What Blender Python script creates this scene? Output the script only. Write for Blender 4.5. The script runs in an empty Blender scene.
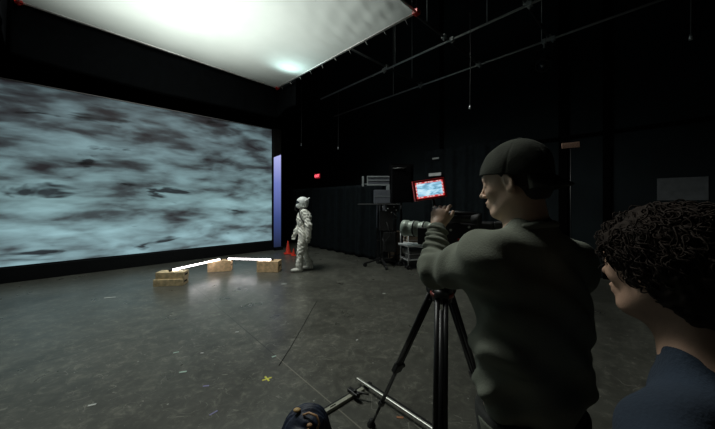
import bpy, math, random
import numpy as np
from mathutils import Vector, Matrix, Euler
random.seed(7); rng = np.random.default_rng(7)
C = bpy.context.scene.collection
PI = math.pi
H0 = 1.62                                   # eye height
D1 = np.array([.729, .685, 0.]); D1 /= np.linalg.norm(D1)
D2 = np.array([D1[1], -D1[0], 0.])
YAW = math.atan2(D1[1], D1[0])              # the room stands at this angle to the view
def W(u, v, z=0.):                          # room coordinates -> world
    p = D1*u + D2*v; return np.array([p[0], p[1], z])

# ------------------------------------------------------------------ materials
MATS = {}
def mat(name, col, rough=.6, metal=0., var=0., vscale=8., bump=0., bscale=60., emis=None, estr=0., spec=.5, trans=0.):
    if name in MATS: return MATS[name]
    m = bpy.data.materials.new(name); m.use_nodes = True
    nt = m.node_tree; b = nt.nodes['Principled BSDF']
    b.inputs['Base Color'].default_value = (*col, 1); b.inputs['Roughness'].default_value = rough
    b.inputs['Metallic'].default_value = metal; b.inputs['Specular IOR Level'].default_value = spec
    tc = nt.nodes.new('ShaderNodeTexCoord')
    n = nt.nodes.new('ShaderNodeTexNoise'); n.inputs['Scale'].default_value = vscale; n.inputs['Detail'].default_value = 5
    nt.links.new(tc.outputs['Object'], n.inputs['Vector'])
    v = var if var else .12
    r = nt.nodes.new('ShaderNodeValToRGB')
    r.color_ramp.elements[0].position = .3; r.color_ramp.elements[1].position = .7
    r.color_ramp.elements[0].color = (*[c*(1-v) for c in col], 1)
    r.color_ramp.elements[1].color = (*[min(1, c*(1+v)) for c in col], 1)
    nt.links.new(n.outputs['Fac'], r.inputs['Fac']); nt.links.new(r.outputs['Color'], b.inputs['Base Color'])
    if bump:
        n2 = nt.nodes.new('ShaderNodeTexNoise'); n2.inputs['Scale'].default_value = bscale; n2.inputs['Detail'].default_value = 4
        nt.links.new(tc.outputs['Object'], n2.inputs['Vector'])
        bp = nt.nodes.new('ShaderNodeBump'); bp.inputs['Strength'].default_value = bump; bp.inputs['Distance'].default_value = .01
        nt.links.new(n2.outputs['Fac'], bp.inputs['Height']); nt.links.new(bp.outputs['Normal'], b.inputs['Normal'])
    if emis:
        b.inputs['Emission Color'].default_value = (*emis, 1); b.inputs['Emission Strength'].default_value = estr
    MATS[name] = m; return m

black = mat('black_paint', (.006, .007, .008), .6, spec=.15)
wallm = mat('black_wall_paint', (.0085, .012, .0138), .85, var=.25, vscale=1.3, spec=.1)
ceilm = mat('black_ceiling_paint', (.005, .0065, .0065), .85, var=.3, vscale=1.2, spec=.05)
drape = mat('black_drape', (.0065, .009, .0105), .95, var=.3, bump=.2, spec=.08)
teaserm = mat('black_teaser_cloth', (.0016, .0020, .0025), .95, var=.3, bump=.2, spec=.05)
metalb = mat('black_metal', (.02, .02, .021), .38, .3)
rubber = mat('rubber', (.012, .012, .012), .7)
plastic = mat('black_plastic', (.016, .016, .017), .42)
steel = mat('steel', (.72, .73, .73), .38, .6, var=.1)
alu = mat('brushed_aluminium', (.62, .63, .58), .35, .6, var=.15, vscale=30)
pipem = mat('grey_pipe', (.50, .52, .52), .4, .5)
pipeblk = mat('dark_pipe', (.07, .074, .074), .5, .4)
red = mat('red_plastic', (.62, .03, .02), .4)
orange = mat('orange_cone_plastic', (.75, .045, .02), .5)
greym = mat('grey_panel', (.34, .37, .38), .5, .1)
greyd = mat('dark_grey_panel', (.13, .14, .165), .5)
lensm = mat('grey_green_lens_metal', (.42, .50, .43), .4, .1)
glass = mat('lens_glass', (.02, .025, .04), .05, spec=.9)
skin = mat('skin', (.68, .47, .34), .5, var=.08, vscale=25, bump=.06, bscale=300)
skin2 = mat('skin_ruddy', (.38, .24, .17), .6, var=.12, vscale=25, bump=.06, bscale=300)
lipm = mat('lip', (.36, .16, .13), .45)
eyew = mat('eye_white', (.7, .68, .64), .2)
hairm = mat('dark_hair', (.018, .014, .012), .55, bump=.6, bscale=220)
hairc = mat('brown_curly_hair', (.015, .0095, .0065), .85, var=.3, vscale=40, spec=.2)
sweat = mat('green_grey_sweatshirt', (.165, .180, .142), .95, var=.14, vscale=9, bump=.25, bscale=180)
sweatrib = mat('sweatshirt_rib', (.15, .165, .13), .95, bump=.3, bscale=200)
trousm = mat('charcoal_trousers', (.030, .032, .030), .9, bump=.2)
capm = mat('dark_green_cap', (.024, .028, .018), .95, var=.2, bump=.2, bscale=200)
navy = mat('navy_tshirt', (.011, .021, .037), .95, var=.2, bump=.2, bscale=150)
jeans = mat('dark_jeans', (.02, .027, .045), .9, bump=.2)
shoem = mat('black_shoe', (.02, .02, .02), .6)
whites = mat('white_suit', (.86, .86, .79), .8, var=.12, vscale=14, bump=.35, bscale=45)
whiteh = mat('white_helmet', (.86, .90, .88), .3)
whiteb = mat('white_boot', (.62, .62, .57), .7, bump=.15)
visorm = mat('black_visor', (.006, .006, .008), .08, spec=.9)
woodm = mat('plywood', (.72, .50, .29), .6, var=.25, vscale=14, bump=.15, bscale=30)
woodp = mat('pale_timber', (.66, .52, .31), .6, var=.3, vscale=14, bump=.15, bscale=30)
navybag = mat('navy_canvas', (.012, .019, .040), .6, var=.35, vscale=16, bump=.4, bscale=40)
tan = mat('tan_leather', (.42, .24, .12), .5, var=.2)
paperd = mat('white_paper', (.5, .5, .5), .8)
brownp = mat('tan_placard', (.42, .26, .19), .7, var=.3, vscale=60)
tanbox = mat('tan_cardboard', (.28, .21, .15), .8, var=.3)

def ramp(nt, stops):
    r = nt.nodes.new('ShaderNodeValToRGB'); e = r.color_ramp.elements
    while len(e) < len(stops): e.new(.5)
    for q, (p, c) in zip(e, stops): q.position = p; q.color = (*c, 1)
    return r
def mth(nt, op, a, b=None, clamp=False):
    n = nt.nodes.new('ShaderNodeMath'); n.operation = op; n.use_clamp = clamp
    for i, x in enumerate((a, b)):
        if x is None: continue
        if isinstance(x, (int, float)): n.inputs[i].default_value = x
        else: nt.links.new(x, n.inputs[i])
    return n.outputs[0]
def mix(nt, fac, a, b, mode='MIX'):
    n = nt.nodes.new('ShaderNodeMix'); n.data_type = 'RGBA'; n.blend_type = mode
    for s, x in (('Factor', fac), ('A', a), ('B', b)):
        i = [k for k in n.inputs if k.name == s and (k.type == ('VALUE' if s == 'Factor' else 'RGBA'))][0]
        if isinstance(x, (int, float)): i.default_value = x
        elif isinstance(x, tuple): i.default_value = (*x, 1)
        else: nt.links.new(x, i)
    return [k for k in n.outputs if k.type == 'RGBA'][0]

def floor_material():
    m = bpy.data.materials.new('scuffed_concrete'); m.use_nodes = True
    nt = m.node_tree; b = nt.nodes['Principled BSDF']; L = nt.links.new
    tc = nt.nodes.new('ShaderNodeTexCoord'); P = tc.outputs['Object']
    def noise(scale, detail=6, rough=.6, dist=0., vec=P):
        n = nt.nodes.new('ShaderNodeTexNoise'); n.inputs['Scale'].default_value = scale; n.inputs['Detail'].default_value = detail
        n.inputs['Roughness'].default_value = rough; n.inputs['Distortion'].default_value = dist; L(vec, n.inputs['Vector']); return n.outputs['Fac']
    big = ramp(nt, [(.32, (.052, .052, .044)), (.68, (.108, .108, .092))]); L(noise(.7, 8, .65, 1.2), big.inputs['Fac'])
    fine = ramp(nt, [(.40, (.82, .82, .82)), (.52, (1.0, 1.0, 1.0)), (.68, (1.9, 1.9, 1.82))]); L(noise(9, 8, .75, .6), fine.inputs['Fac'])
    col = mix(nt, 1., big.outputs[0], fine.outputs[0], 'MULTIPLY')
    # scuffs and scratches: thin pale lines where a warped noise crosses its middle
    sc = None
    for s, th, am in ((2.2, .0035, .8), (4.7, .006, .7), (1.1, .0016, .9)):
        mp = nt.nodes.new('ShaderNodeMapping'); mp.inputs['Rotation'].default_value = (0, 0, s); mp.inputs['Scale'].default_value = (1, 1.9, 1)
        L(P, mp.inputs['Vector'])
        n = noise(s, 2, .5, 1.0, mp.outputs[0])
        d = mth(nt, 'ABSOLUTE', mth(nt, 'SUBTRACT', n, .5))
        line = mth(nt, 'MULTIPLY', mth(nt, 'LESS_THAN', d, th), mth(nt, 'MULTIPLY', mth(nt, 'GREATER_THAN', noise(1.3*s+.7, 3), .55), am))
        sc = line if sc is None else mth(nt, 'MAXIMUM', sc, line)
    col = mix(nt, mth(nt, 'MULTIPLY', sc, .6), col, (.26, .26, .22))
    # specks of paint
    vo = nt.nodes.new('ShaderNodeTexVoronoi'); vo.inputs['Scale'].default_value = 5.5; L(P, vo.inputs['Vector'])
    sp = mth(nt, 'MULTIPLY', mth(nt, 'LESS_THAN', vo.outputs['Distance'], .045), mth(nt, 'GREATER_THAN', noise(2.3, 2), .5))
    col = mix(nt, mth(nt, 'MULTIPLY', sp, .7), col, (.34, .35, .31))
    # saw-cut joints
    def dot(v):
        n = nt.nodes.new('ShaderNodeVectorMath'); n.operation = 'DOT_PRODUCT'; L(P, n.inputs[0]); n.inputs[1].default_value = tuple(v); return n.outputs['Value']
    joint = None
    for ax, o in ((D1, 1.39), (D1, -3.1), (D1, 5.9), (D2, -4.25), (D2, .25), (D2, 4.7)):
        l = mth(nt, 'LESS_THAN', mth(nt, 'ABSOLUTE', mth(nt, 'SUBTRACT', dot(ax), o)), .005)
        joint = l if joint is None else mth(nt, 'MAXIMUM', joint, l)
    col = mix(nt, mth(nt, 'MULTIPLY', joint, .7), col, mix(nt, mth(nt, 'GREATER_THAN', dot(D2), -2.75), (.02, .02, .018), (.22, .21, .17)))
    L(col, b.inputs['Base Color'])
    rr = ramp(nt, [(.2, (.25,)*3), (.8, (.36,)*3)]); L(noise(2.1, 3, .5, .2), rr.inputs['Fac']); L(rr.outputs[0], b.inputs['Roughness'])
    bp = nt.nodes.new('ShaderNodeBump'); bp.inputs['Strength'].default_value = .05; bp.inputs['Distance'].default_value = .004
    L(noise(26, 2, .5), bp.inputs['Height']); L(bp.outputs['Normal'], b.inputs['Normal'])
    b.inputs['Specular IOR Level'].default_value = .5
    return m

def screen_material():
    m = bpy.data.materials.new('led_wall_content'); m.use_nodes = True
    nt = m.node_tree; L = nt.links.new; b = nt.nodes['Principled BSDF']
    b.inputs['Base Color'].default_value = (.01, .01, .01, 1); b.inputs['Roughness'].default_value = .6
    tc = nt.nodes.new('ShaderNodeTexCoord'); P = tc.outputs['Object']
    def noise(scale, loc, vs, detail=5, rough=.55, dist=0.):
        mp = nt.nodes.new('ShaderNodeMapping'); mp.inputs['Location'].default_value = loc; mp.inputs['Scale'].default_value = vs
        mp.inputs['Rotation'].default_value = (0, -.10, 0); L(P, mp.inputs['Vector'])
        n = nt.nodes.new('ShaderNodeTexNoise'); n.inputs['Scale'].default_value = scale; n.inputs['Detail'].default_value = detail
        n.inputs['Roughness'].default_value = rough; n.inputs['Distortion'].default_value = dist; L(mp.outputs[0], n.inputs['Vector']); return n.outputs['Fac']
    base = noise(1.0, (3.1, 0, 1.7), (.8, 1, 2.5), 4, .48, .3)
    fine = noise(2.2, (1.1, 0, 5.7), (.7, 1, 2.8), 4, .5, .4)
    v = mth(nt, 'ADD', mth(nt, 'MULTIPLY', base, .72), mth(nt, 'MULTIPLY', fine, .28))
    sep = nt.nodes.new('ShaderNodeSeparateXYZ'); L(P, sep.inputs[0])
    zz = mth(nt, 'DIVIDE', sep.outputs['Z'], 3.73)              # 0 bottom .. 1 top of the picture shown
    v = mth(nt, 'ADD', v, mth(nt, 'MULTIPLY', mth(nt, 'SUBTRACT', .5, zz), .10))
    r = ramp(nt, [(.35, (.018, .017, .020)), (.42, (.045, .060, .066)), (.48, (.095, .143, .155)), (.57, (.155, .245, .265)), (.70, (.23, .37, .40))])
    L(v, r.inputs['Fac'])
    patch = noise(.62, (7.3, 0, 2.2), (.95, 1, 3.0), 4, .6, .5)
    pr = ramp(nt, [(.335, (.13, .11, .12)), (.40, (1, 1, 1))]); L(patch, pr.inputs['Fac'])
    col = mix(nt, 1., r.outputs[0], pr.outputs[0], 'MULTIPLY')
    g = ramp(nt, [(0, (1.25, 1.25, 1.27)), (.35, (1.0, 1.02, 1.0)), (.8, (.80, .77, .78)), (1., (.62, .60, .61))]); L(zz, g.inputs['Fac'])
    col = mix(nt, 1., col, g.outputs[0], 'MULTIPLY')
    L(col, b.inputs['Emission Color']); b.inputs['Emission Strength'].default_value = 1.15
    return m

def side_screen_material():
    m = bpy.data.materials.new('blue_led_content'); m.use_nodes = True
    nt = m.node_tree; L = nt.links.new; b = nt.nodes['Principled BSDF']
    b.inputs['Base Color'].default_value = (.01, .01, .01, 1)
    tc = nt.nodes.new('ShaderNodeTexCoord'); sep = nt.nodes.new('ShaderNodeSeparateXYZ'); L(tc.outputs['Object'], sep.inputs[0])
    r = ramp(nt, [(0, (.012, .018, .045)), (.3, (.045, .07, .22)), (.65, (.16, .20, .52)), (1, (.50, .52, .92))])
    L(mth(nt, 'DIVIDE', sep.outputs['Z'], 3.3), r.inputs['Fac']); L(r.outputs[0], b.inputs['Emission Color'])
    b.inputs['Emission Strength'].default_value = 1.
    return m

def silk_material():
    m = bpy.data.materials.new('white_silk'); m.use_nodes = True
    nt = m.node_tree; L = nt.links.new; nt.nodes.remove(nt.nodes['Principled BSDF']); out = nt.nodes['Material Output']
    tc = nt.nodes.new('ShaderNodeTexCoord'); n = nt.nodes.new('ShaderNodeTexNoise'); n.inputs['Scale'].default_value = 1.4; n.inputs['Detail'].default_value = 4
    L(tc.outputs['Object'], n.inputs['Vector'])
    r = ramp(nt, [(.3, (.275, .305, .29)), (.7, (.305, .335, .32))]); L(n.outputs['Fac'], r.inputs['Fac'])
    d = nt.nodes.new('ShaderNodeBsdfDiffuse'); t = nt.nodes.new('ShaderNodeBsdfTranslucent')
    L(r.outputs[0], d.inputs[0]); L(r.outputs[0], t.inputs[0])
    a = nt.nodes.new('ShaderNodeMixShader'); a.inputs[0].default_value = .6; tr = nt.nodes.new('ShaderNodeBsdfTransparent'); a2 = nt.nodes.new('ShaderNodeMixShader'); a2.inputs[0].default_value = .30
    L(d.outputs[0], a.inputs[1]); L(t.outputs[0], a.inputs[2]); L(a.outputs[0], a2.inputs[1]); L(tr.outputs[0], a2.inputs[2]); L(a2.outputs[0], out.inputs['Surface'])
    return m

def monitor_material():
    m = bpy.data.materials.new('monitor_picture'); m.use_nodes = True
    nt = m.node_tree; L = nt.links.new; b = nt.nodes['Principled BSDF']; b.inputs['Base Color'].default_value = (.01, .01, .01, 1)
    tc = nt.nodes.new('ShaderNodeTexCoord'); mp = nt.nodes.new('ShaderNodeMapping'); mp.inputs['Scale'].default_value = (14, 1, 42)
    L(tc.outputs['Object'], mp.inputs[0]); n = nt.nodes.new('ShaderNodeTexNoise'); n.inputs['Scale'].default_value = 1.2; n.inputs['Detail'].default_value = 4
    n.inputs['Distortion'].default_value = .8; L(mp.outputs[0], n.inputs['Vector'])
    r = ramp(nt, [(.36, (.10, .28, .42)), (.50, (.34, .64, .84)), (.62, (.62, .85, .95))]); L(n.outputs['Fac'], r.inputs['Fac'])
    L(r.outputs[0], b.inputs['Emission Color']); b.inputs['Emission Strength'].default_value = 1.
    return m

def glow(name, col, s):
    return mat(name, (.05, .05, .05), .5, emis=col, estr=s)

# ------------------------------------------------------------------ object helpers
WL = {}
def tag(o, label=None, cat=None, group=None, kind=None):
    if label: o['label'] = label
    if cat: o['category'] = cat
    if group: o['group'] = group
    if kind: o['kind'] = kind
    return o
def thing(name, label, cat, loc, group=None):
    o = bpy.data.objects.new(name, None); C.objects.link(o); o.location = tuple(loc); o.empty_display_size = .1
    WL[o] = np.array(loc, float); return tag(o, label, cat, group)
def link_mesh(name, V, F, m, parent=None, origin=None, smooth=False):
    V = np.asarray(V, float)
    if parent is not None: org = WL[parent]
    elif origin is not None: org = np.array(origin, float)
    else:
        org = (V.min(0)+V.max(0))/2; org[2] = V[:, 2].min()
    V = V - org
    me = bpy.data.meshes.new(name)
    if isinstance(F, np.ndarray):
        me.vertices.add(len(V)); me.vertices.foreach_set('co', V.astype(np.float32).ravel())
        me.loops.add(F.size); me.loops.foreach_set('vertex_index', F.astype(np.int32).ravel())
        me.polygons.add(len(F)); me.polygons.foreach_set('loop_start', np.arange(0, F.size, F.shape[1], dtype=np.int32))
        me.update(calc_edges=True); me.validate()
    else:
        me.from_pydata([tuple(v) for v in V], [], F); me.update()
    if smooth: me.polygons.foreach_set('use_smooth', [True]*len(me.polygons))
    me.materials.append(m)
    o = bpy.data.objects.new(name, me); C.objects.link(o)
    WL[o] = org
    if parent is None: o.location = tuple(org)
    else: o.parent = parent
    return o

def basis(d):
    d = np.array(d, float); d /= np.linalg.norm(d)
    a = np.array([0, 0, 1.]) if abs(d[2]) < .9 else np.array([1., 0, 0])
    x = np.cross(a, d); x /= np.linalg.norm(x); y = np.cross(d, x); return x, y, d
def rotz(a):
    c, s = math.cos(a), math.sin(a); return np.array([[c, -s, 0], [s, c, 0], [0, 0, 1.]])
class MB:
    def __init__(s): s.v = []; s.f = []; s.sm = []
    def add(s, V, F, smooth=False):
        n = len(s.v); s.v += [np.array(p, float) for p in V]; s.f += [tuple(i+n for i in f) for f in F]; s.sm += [smooth]*len(F); return s
    def box(s, c, d, R=None):
        R = np.eye(3) if R is None else R; c = np.array(c, float); d = np.array(d)/2
        V = [c + R @ (d*np.array(q)) for q in ((-1,-1,-1),(1,-1,-1),(1,1,-1),(-1,1,-1),(-1,-1,1),(1,-1,1),(1,1,1),(-1,1,1))]
        return s.add(V, [(0,3,2,1),(4,5,6,7),(0,1,5,4),(1,2,6,5),(2,3,7,6),(3,0,4,7)])
    def bar(s, a, b, w, h, up=(0, 0, 1)):
        a = np.array(a, float); b = np.array(b, float); d = b-a; l = np.linalg.norm(d); d /= l
        u = np.array(up, float); x = np.cross(d, u); x /= np.linalg.norm(x); u = np.cross(x, d)
        return s.box((a+b)/2, (l, w, h), np.stack([d, x, u], 1))
    def cyl(s, a, b, r0, r1=None, n=20, caps=True):
        r1 = r0 if r1 is None else r1; a = np.array(a, float); b = np.array(b, float); x, y, d = basis(b-a)
        V = [p + r*(math.cos(2*PI*i/n)*x + math.sin(2*PI*i/n)*y) for p, r in ((a, r0), (b, r1)) for i in range(n)]
        s.add(V, [(i, (i+1) % n, n+(i+1) % n, n+i) for i in range(n)], True)
        if caps: k = len(s.v)-2*n; s.f += [tuple(k+i for i in range(n-1, -1, -1)), tuple(k+n+i for i in range(n))]; s.sm += [False, False]
        return s
    def tube(s, P, r, n=8):
        P = [np.array(p, float) for p in P]; V = []; x0 = None
        for i, p in enumerate(P):
            d = P[min(i+1, len(P)-1)] - P[max(i-1, 0)]; x, y, d = basis(d)
            if x0 is not None:
                x = x0 - d*np.dot(x0, d); x /= np.linalg.norm(x)+1e-9; y = np.cross(d, x)
            x0 = x; rr = r[i] if hasattr(r, '__len__') else r
            V += [p + rr*(math.cos(2*PI*k/n)*x + math.sin(2*PI*k/n)*y) for k in range(n)]
        F = [(i*n+k, i*n+(k+1) % n, (i+1)*n+(k+1) % n, (i+1)*n+k) for i in range(len(P)-1) for k in range(n)]
        F += [tuple(range(n-1, -1, -1)), tuple((len(P)-1)*n+k for k in range(n))]
        return s.add(V, F, True)
    def lathe(s, prof, a, axis=(0, 0, 1), n=32, R=None):     # prof: (distance along axis, radius)
        x, y, d = basis(axis); a = np.array(a, float)
        V = [a + d*t + r*(math.cos(2*PI*k/n)*x + math.sin(2*PI*k/n)*y) for t, r in prof for k in range(n)]
        F = [(i*n+k, i*n+(k+1) % n, (i+1)*n+(k+1) % n, (i+1)*n+k) for i in range(len(prof)-1) for k in range(n)]
        F += [tuple(range(n-1, -1, -1)), tuple((len(prof)-1)*n+k for k in range(n))]
        return s.add(V, F, True)
    def ball(s, c, r, n=16, R=None):
        R = np.eye(3) if R is None else R; r = np.array(r)*np.ones(3); V = []
        for i in range(n+1):
            t = PI*(i+.02)/(n+.04)
            for k in range(2*n): V.append(np.array(c) + R @ (r*np.array([math.sin(t)*math.cos(PI*k/n), math.sin(t)*math.sin(PI*k/n), math.cos(t)])))
        m_ = 2*n; F = [(i*m_+k, (i+1)*m_+k, (i+1)*m_+(k+1) % m_, i*m_+(k+1) % m_) for i in range(n) for k in range(m_)]
        return s.add(V, F, True)
    def prism(s, poly, z0, z1, f=lambda p: p):               # poly of (x, y)
        n = len(poly); V = [f(np.array([x, y, z])) for z in (z0, z1) for x, y in poly]
        return s.add(V, [tuple(range(n-1, -1, -1)), tuple(range(n, 2*n))] + [(i, (i+1) % n, n+(i+1) % n, n+i) for i in range(n)])
    def sheet(s, G):
        nu, nv = len(G), len(G[0]); V = [p for r in G for p in r]
        return s.add(V, [(i*nv+j, (i+1)*nv+j, (i+1)*nv+j+1, i*nv+j+1) for i in range(nu-1) for j in range(nv-1)], True)
    def build(s, name, m, parent=None, bevel=0., solid=0., origin=None):
        o = link_mesh(name, s.v, s.f, m, parent, origin)
        o.data.polygons.foreach_set('use_smooth', s.sm)
        if solid:
            k = o.modifiers.new('t', 'SOLIDIFY'); k.thickness = solid; k.offset = 0
        if bevel:
            k = o.modifiers.new('b', 'BEVEL'); k.width = bevel; k.segments = 2; k.limit_method = 'ANGLE'; k.angle_limit = .7
        return o

# ------------------------------------------------------------------ implicit surfaces for bodies and cloth
class SDF:
    def __init__(s, lo, hi, h):
        s.lo = np.array(lo, np.float32); s.h = h
        s.n = (np.ceil((np.array(hi)-np.array(lo))/h)).astype(int)+1
        s.a = np.full(tuple(s.n), .5, np.float32); s.R = np.eye(3); s.T = np.zeros(3)
    def frame(s, T=(0, 0, 0), R=None): s.T = np.array(T, float); s.R = np.eye(3) if R is None else R; return s
    def _apply(s, lo, hi, k, fn, op):
        i0 = np.maximum(((lo-k-3*s.h-s.lo)/s.h).astype(int), 0); i1 = np.minimum(((hi+k+3*s.h-s.lo)/s.h).astype(int)+1, s.n)
        if (i1 <= i0).any(): return s
        ax = [s.lo[j] + s.h*np.arange(i0[j], i1[j], dtype=np.float32) for j in range(3)]
        X, Y, Z = np.meshgrid(*ax, indexing='ij', sparse=True)
        d = fn(X, Y, Z).astype(np.float32); sl = tuple(slice(i0[j], i1[j]) for j in range(3)); a = s.a[sl]
        if op == 'u':
            h = np.maximum(k-np.abs(a-d), 0)/max(k, 1e-6); s.a[sl] = np.minimum(a, d)-h*h*k/4
        else:
            d = -d; h = np.maximum(k-np.abs(a-d), 0)/max(k, 1e-6); s.a[sl] = np.maximum(a, d)+h*h*k/4
        return s
    def cone(s, a, b, r0, r1=None, k=.02, op='u'):
        r1 = r0 if r1 is None else r1; a = s.T + s.R @ np.array(a, float); b = s.T + s.R @ np.array(b, float)
        ba = b-a; L2 = float(ba @ ba)+1e-12; r = max(r0, r1)
        def fn(X, Y, Z):
            px, py, pz = X-a[0], Y-a[1], Z-a[2]
            t = np.clip((px*ba[0]+py*ba[1]+pz*ba[2])/L2, 0, 1)
            return np.sqrt((px-t*ba[0])**2+(py-t*ba[1])**2+(pz-t*ba[2])**2) - (r0+(r1-r0)*t)
        return s._apply(np.minimum(a, b)-r, np.maximum(a, b)+r, k, fn, op)
    def ell(s, c, r, k=.02, R=None, op='u'):
        c = s.T + s.R @ np.array(c, float); M = s.R @ (np.eye(3) if R is None else R); r = np.array(r, float)
        ext = np.abs(M) @ r
        def fn(X, Y, Z):
            px, py, pz = X-c[0], Y-c[1], Z-c[2]
            q = [(M[0, i]*px+M[1, i]*py+M[2, i]*pz) for i in range(3)]
            k0 = np.sqrt(sum((q[i]/r[i])**2 for i in range(3))); k1 = np.sqrt(sum((q[i]/r[i]**2)**2 for i in range(3)))
            return k0*(k0-1)/np.maximum(k1, 1e-6)
        return s._apply(c-ext, c+ext, k, fn, op)
    def cut(s, nrm, pt, k=.0):                                # keep the side the normal points away from
        nrm = s.R @ np.array(nrm, float); pt = s.T + s.R @ np.array(pt, float)
        ax = [s.lo[j] + s.h*np.arange(s.n[j], dtype=np.float32) for j in range(3)]
        X, Y, Z = np.meshgrid(*ax, indexing='ij', sparse=True)
        s.a = np.maximum(s.a, ((X-pt[0])*nrm[0]+(Y-pt[1])*nrm[1]+(Z-pt[2])*nrm[2]).astype(np.float32)); return s
    def disp(s, fn):
        ax = [s.lo[j] + s.h*np.arange(s.n[j], dtype=np.float32) for j in range(3)]
        X, Y, Z = np.meshgrid(*ax, indexing='ij', sparse=True); s.a = s.a + fn(X, Y, Z).astype(np.float32); return s
    def mesh(s):
        a = s.a; a[0] = a[-1] = .5; a[:, 0] = a[:, -1] = .5; a[:, :, 0] = a[:, :, -1] = .5
        ins = a < 0; c = np.zeros(tuple(s.n-1), np.int8)
        cs = [(i, j, k) for i in (0, 1) for j in (0, 1) for k in (0, 1)]
        sl = lambda i, j, k: (slice(i, s.n[0]-1+i), slice(j, s.n[1]-1+j), slice(k, s.n[2]-1+k))
        for q in cs: c += ins[sl(*q)]
        act = (c > 0) & (c < 8); idx = np.argwhere(act)
        vid = np.full(act.shape, -1, np.int32); vid[act] = np.arange(len(idx))
        val = {q: a[idx[:, 0]+q[0], idx[:, 1]+q[1], idx[:, 2]+q[2]] for q in cs}
        acc = np.zeros((len(idx), 3)); cnt = np.zeros(len(idx))
        for q in cs:
            for ax in range(3):
                if q[ax]: continue
                q2 = list(q); q2[ax] = 1; q2 = tuple(q2); v0, v1 = val[q], val[q2]; m = (v0 < 0) != (v1 < 0)
                t = np.where(m, v0/np.where(m, v0-v1, 1), 0); p = np.tile(np.array(q, float), (len(idx), 1)); p[:, ax] += t
                acc += p*m[:, None]; cnt += m
        V = s.lo + s.h*(idx + acc/cnt[:, None]); F = []
        for ax in range(3):
            b, d = [(1, 2), (2, 0), (0, 1)][ax]
            s0 = [slice(1, -1)]*3; s0[ax] = slice(0, -1); s1 = [slice(1, -1)]*3; s1[ax] = slice(1, None)
            A, B = ins[tuple(s0)], ins[tuple(s1)]
            off = np.array([1, 1, 1]); off[ax] = 0
            for m, flip in ((A & ~B, False), (~A & B, True)):
                e = np.argwhere(m)+off
                if not len(e): continue
                def cell(x, y):
                    g = e.copy(); g[:, b] += x; g[:, d] += y; return vid[g[:, 0], g[:, 1], g[:, 2]]
                q = [cell(-1, -1), cell(0, -1), cell(0, 0), cell(-1, 0)]
                if flip: q = q[::-1]
                F.append(np.stack(q, 1))
        F = np.concatenate(F); return V, F[(F >= 0).all(1)]
    def build(s, name, m, parent=None, smooth=0):
        V, F = s.mesh(); o = link_mesh(name, V, F, m, parent, smooth=True)
        if smooth:
            k = o.modifiers.new('s', 'SMOOTH'); k.factor = .5; k.iterations = smooth
        return o

# ------------------------------------------------------------------ the room
def struct(o): o['kind'] = 'structure'; return o
U0, U1, V0, V1, ZC = -5.5, 7.87, -12.6, 4.2, 8.3
def slab(name, u0, u1, v0, v1, z0, z1, m):
    b = MB(); P = [W(u0, v0), W(u1, v0), W(u1, v1), W(u0, v1)]
    b.prism([(p[0], p[1]) for p in P][::-1], z0, z1); return struct(b.build(name, m, origin=(0, 0, 0)))
floor = slab('floor', U0-.2, U1+.2, V0-.2, V1+.2, -.2, 0, floor_material())
slab('ceiling', U0-.2, U1+.2, V0-.2, V1+.2, ZC, ZC+.2, ceilm)
slab('wall_left', U0-.2, U1+.2, V0-.2, V0, 0, ZC, wallm)
slab('wall_back', U1, U1+.2, V0, V1, 0, ZC, wallm)
slab('wall_right', U0-.2, U1+.2, V1, V1+.2, 0, ZC, wallm)
slab('wall_front', U0-.2, U0, V0, V1, 0, ZC, wallm)
for i, (v, w) in enumerate(((-4.54, .10), (-1.45, .16), (-.70, .12), (1.9, .14))):
    slab('trim_%d' % (i+1), U1-.07, U1, v-w/2, v+w/2, 0, ZC, mat('seam_black', (.001, .001, .001), .9, spec=.02))
slab('trim_5', U1-.04, U1, -4.4, V1, 3.05, 3.12, mat('seam_black', (.001, .001, .001), .9, spec=.02))

# ------------------------------------------------------------------ LED wall
VS = -8.87; SL, SR = -4.2, 4.366; Rr = rotz(YAW)
t = thing('led_wall', 'huge LED wall showing blurred pale teal rippled ground, on black plinth', 'screen', W((SL+SR)/2, VS-.3, 0))
b = MB(); b.box(W((SL+SR)/2, VS-.17, 2.2), (SR-SL, .30, 3.8), Rr); b.build('cabinet', black, t, bevel=.01)
b = MB(); b.box(W((SL+SR)/2, VS-.16, .15), (SR-SL+.04, .36, .30), Rr); b.build('plinth', black, t, bevel=.01)
b = MB(); b.add([np.array((0, 0, 0.)), np.array((SR-SL, 0, 0.)), np.array((SR-SL, 0, 3.73)), np.array((0, 0, 3.73))], [(0, 1, 2, 3)])
o = b.build('display', screen_material(), origin=(0, 0, 0)); o.parent = t
rel = W(SL, VS-.012, .33)-WL[t]; o.location = tuple(rel); o.rotation_euler = (0, 0, YAW)
b = MB(); b.box(W((SL+SR)/2, VS-.01, 4.075), (SR-SL, .03, .02), Rr); b.build('edge_strip', mat('edge_metal', (.4, .4, .4), .4, .8), t)
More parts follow.
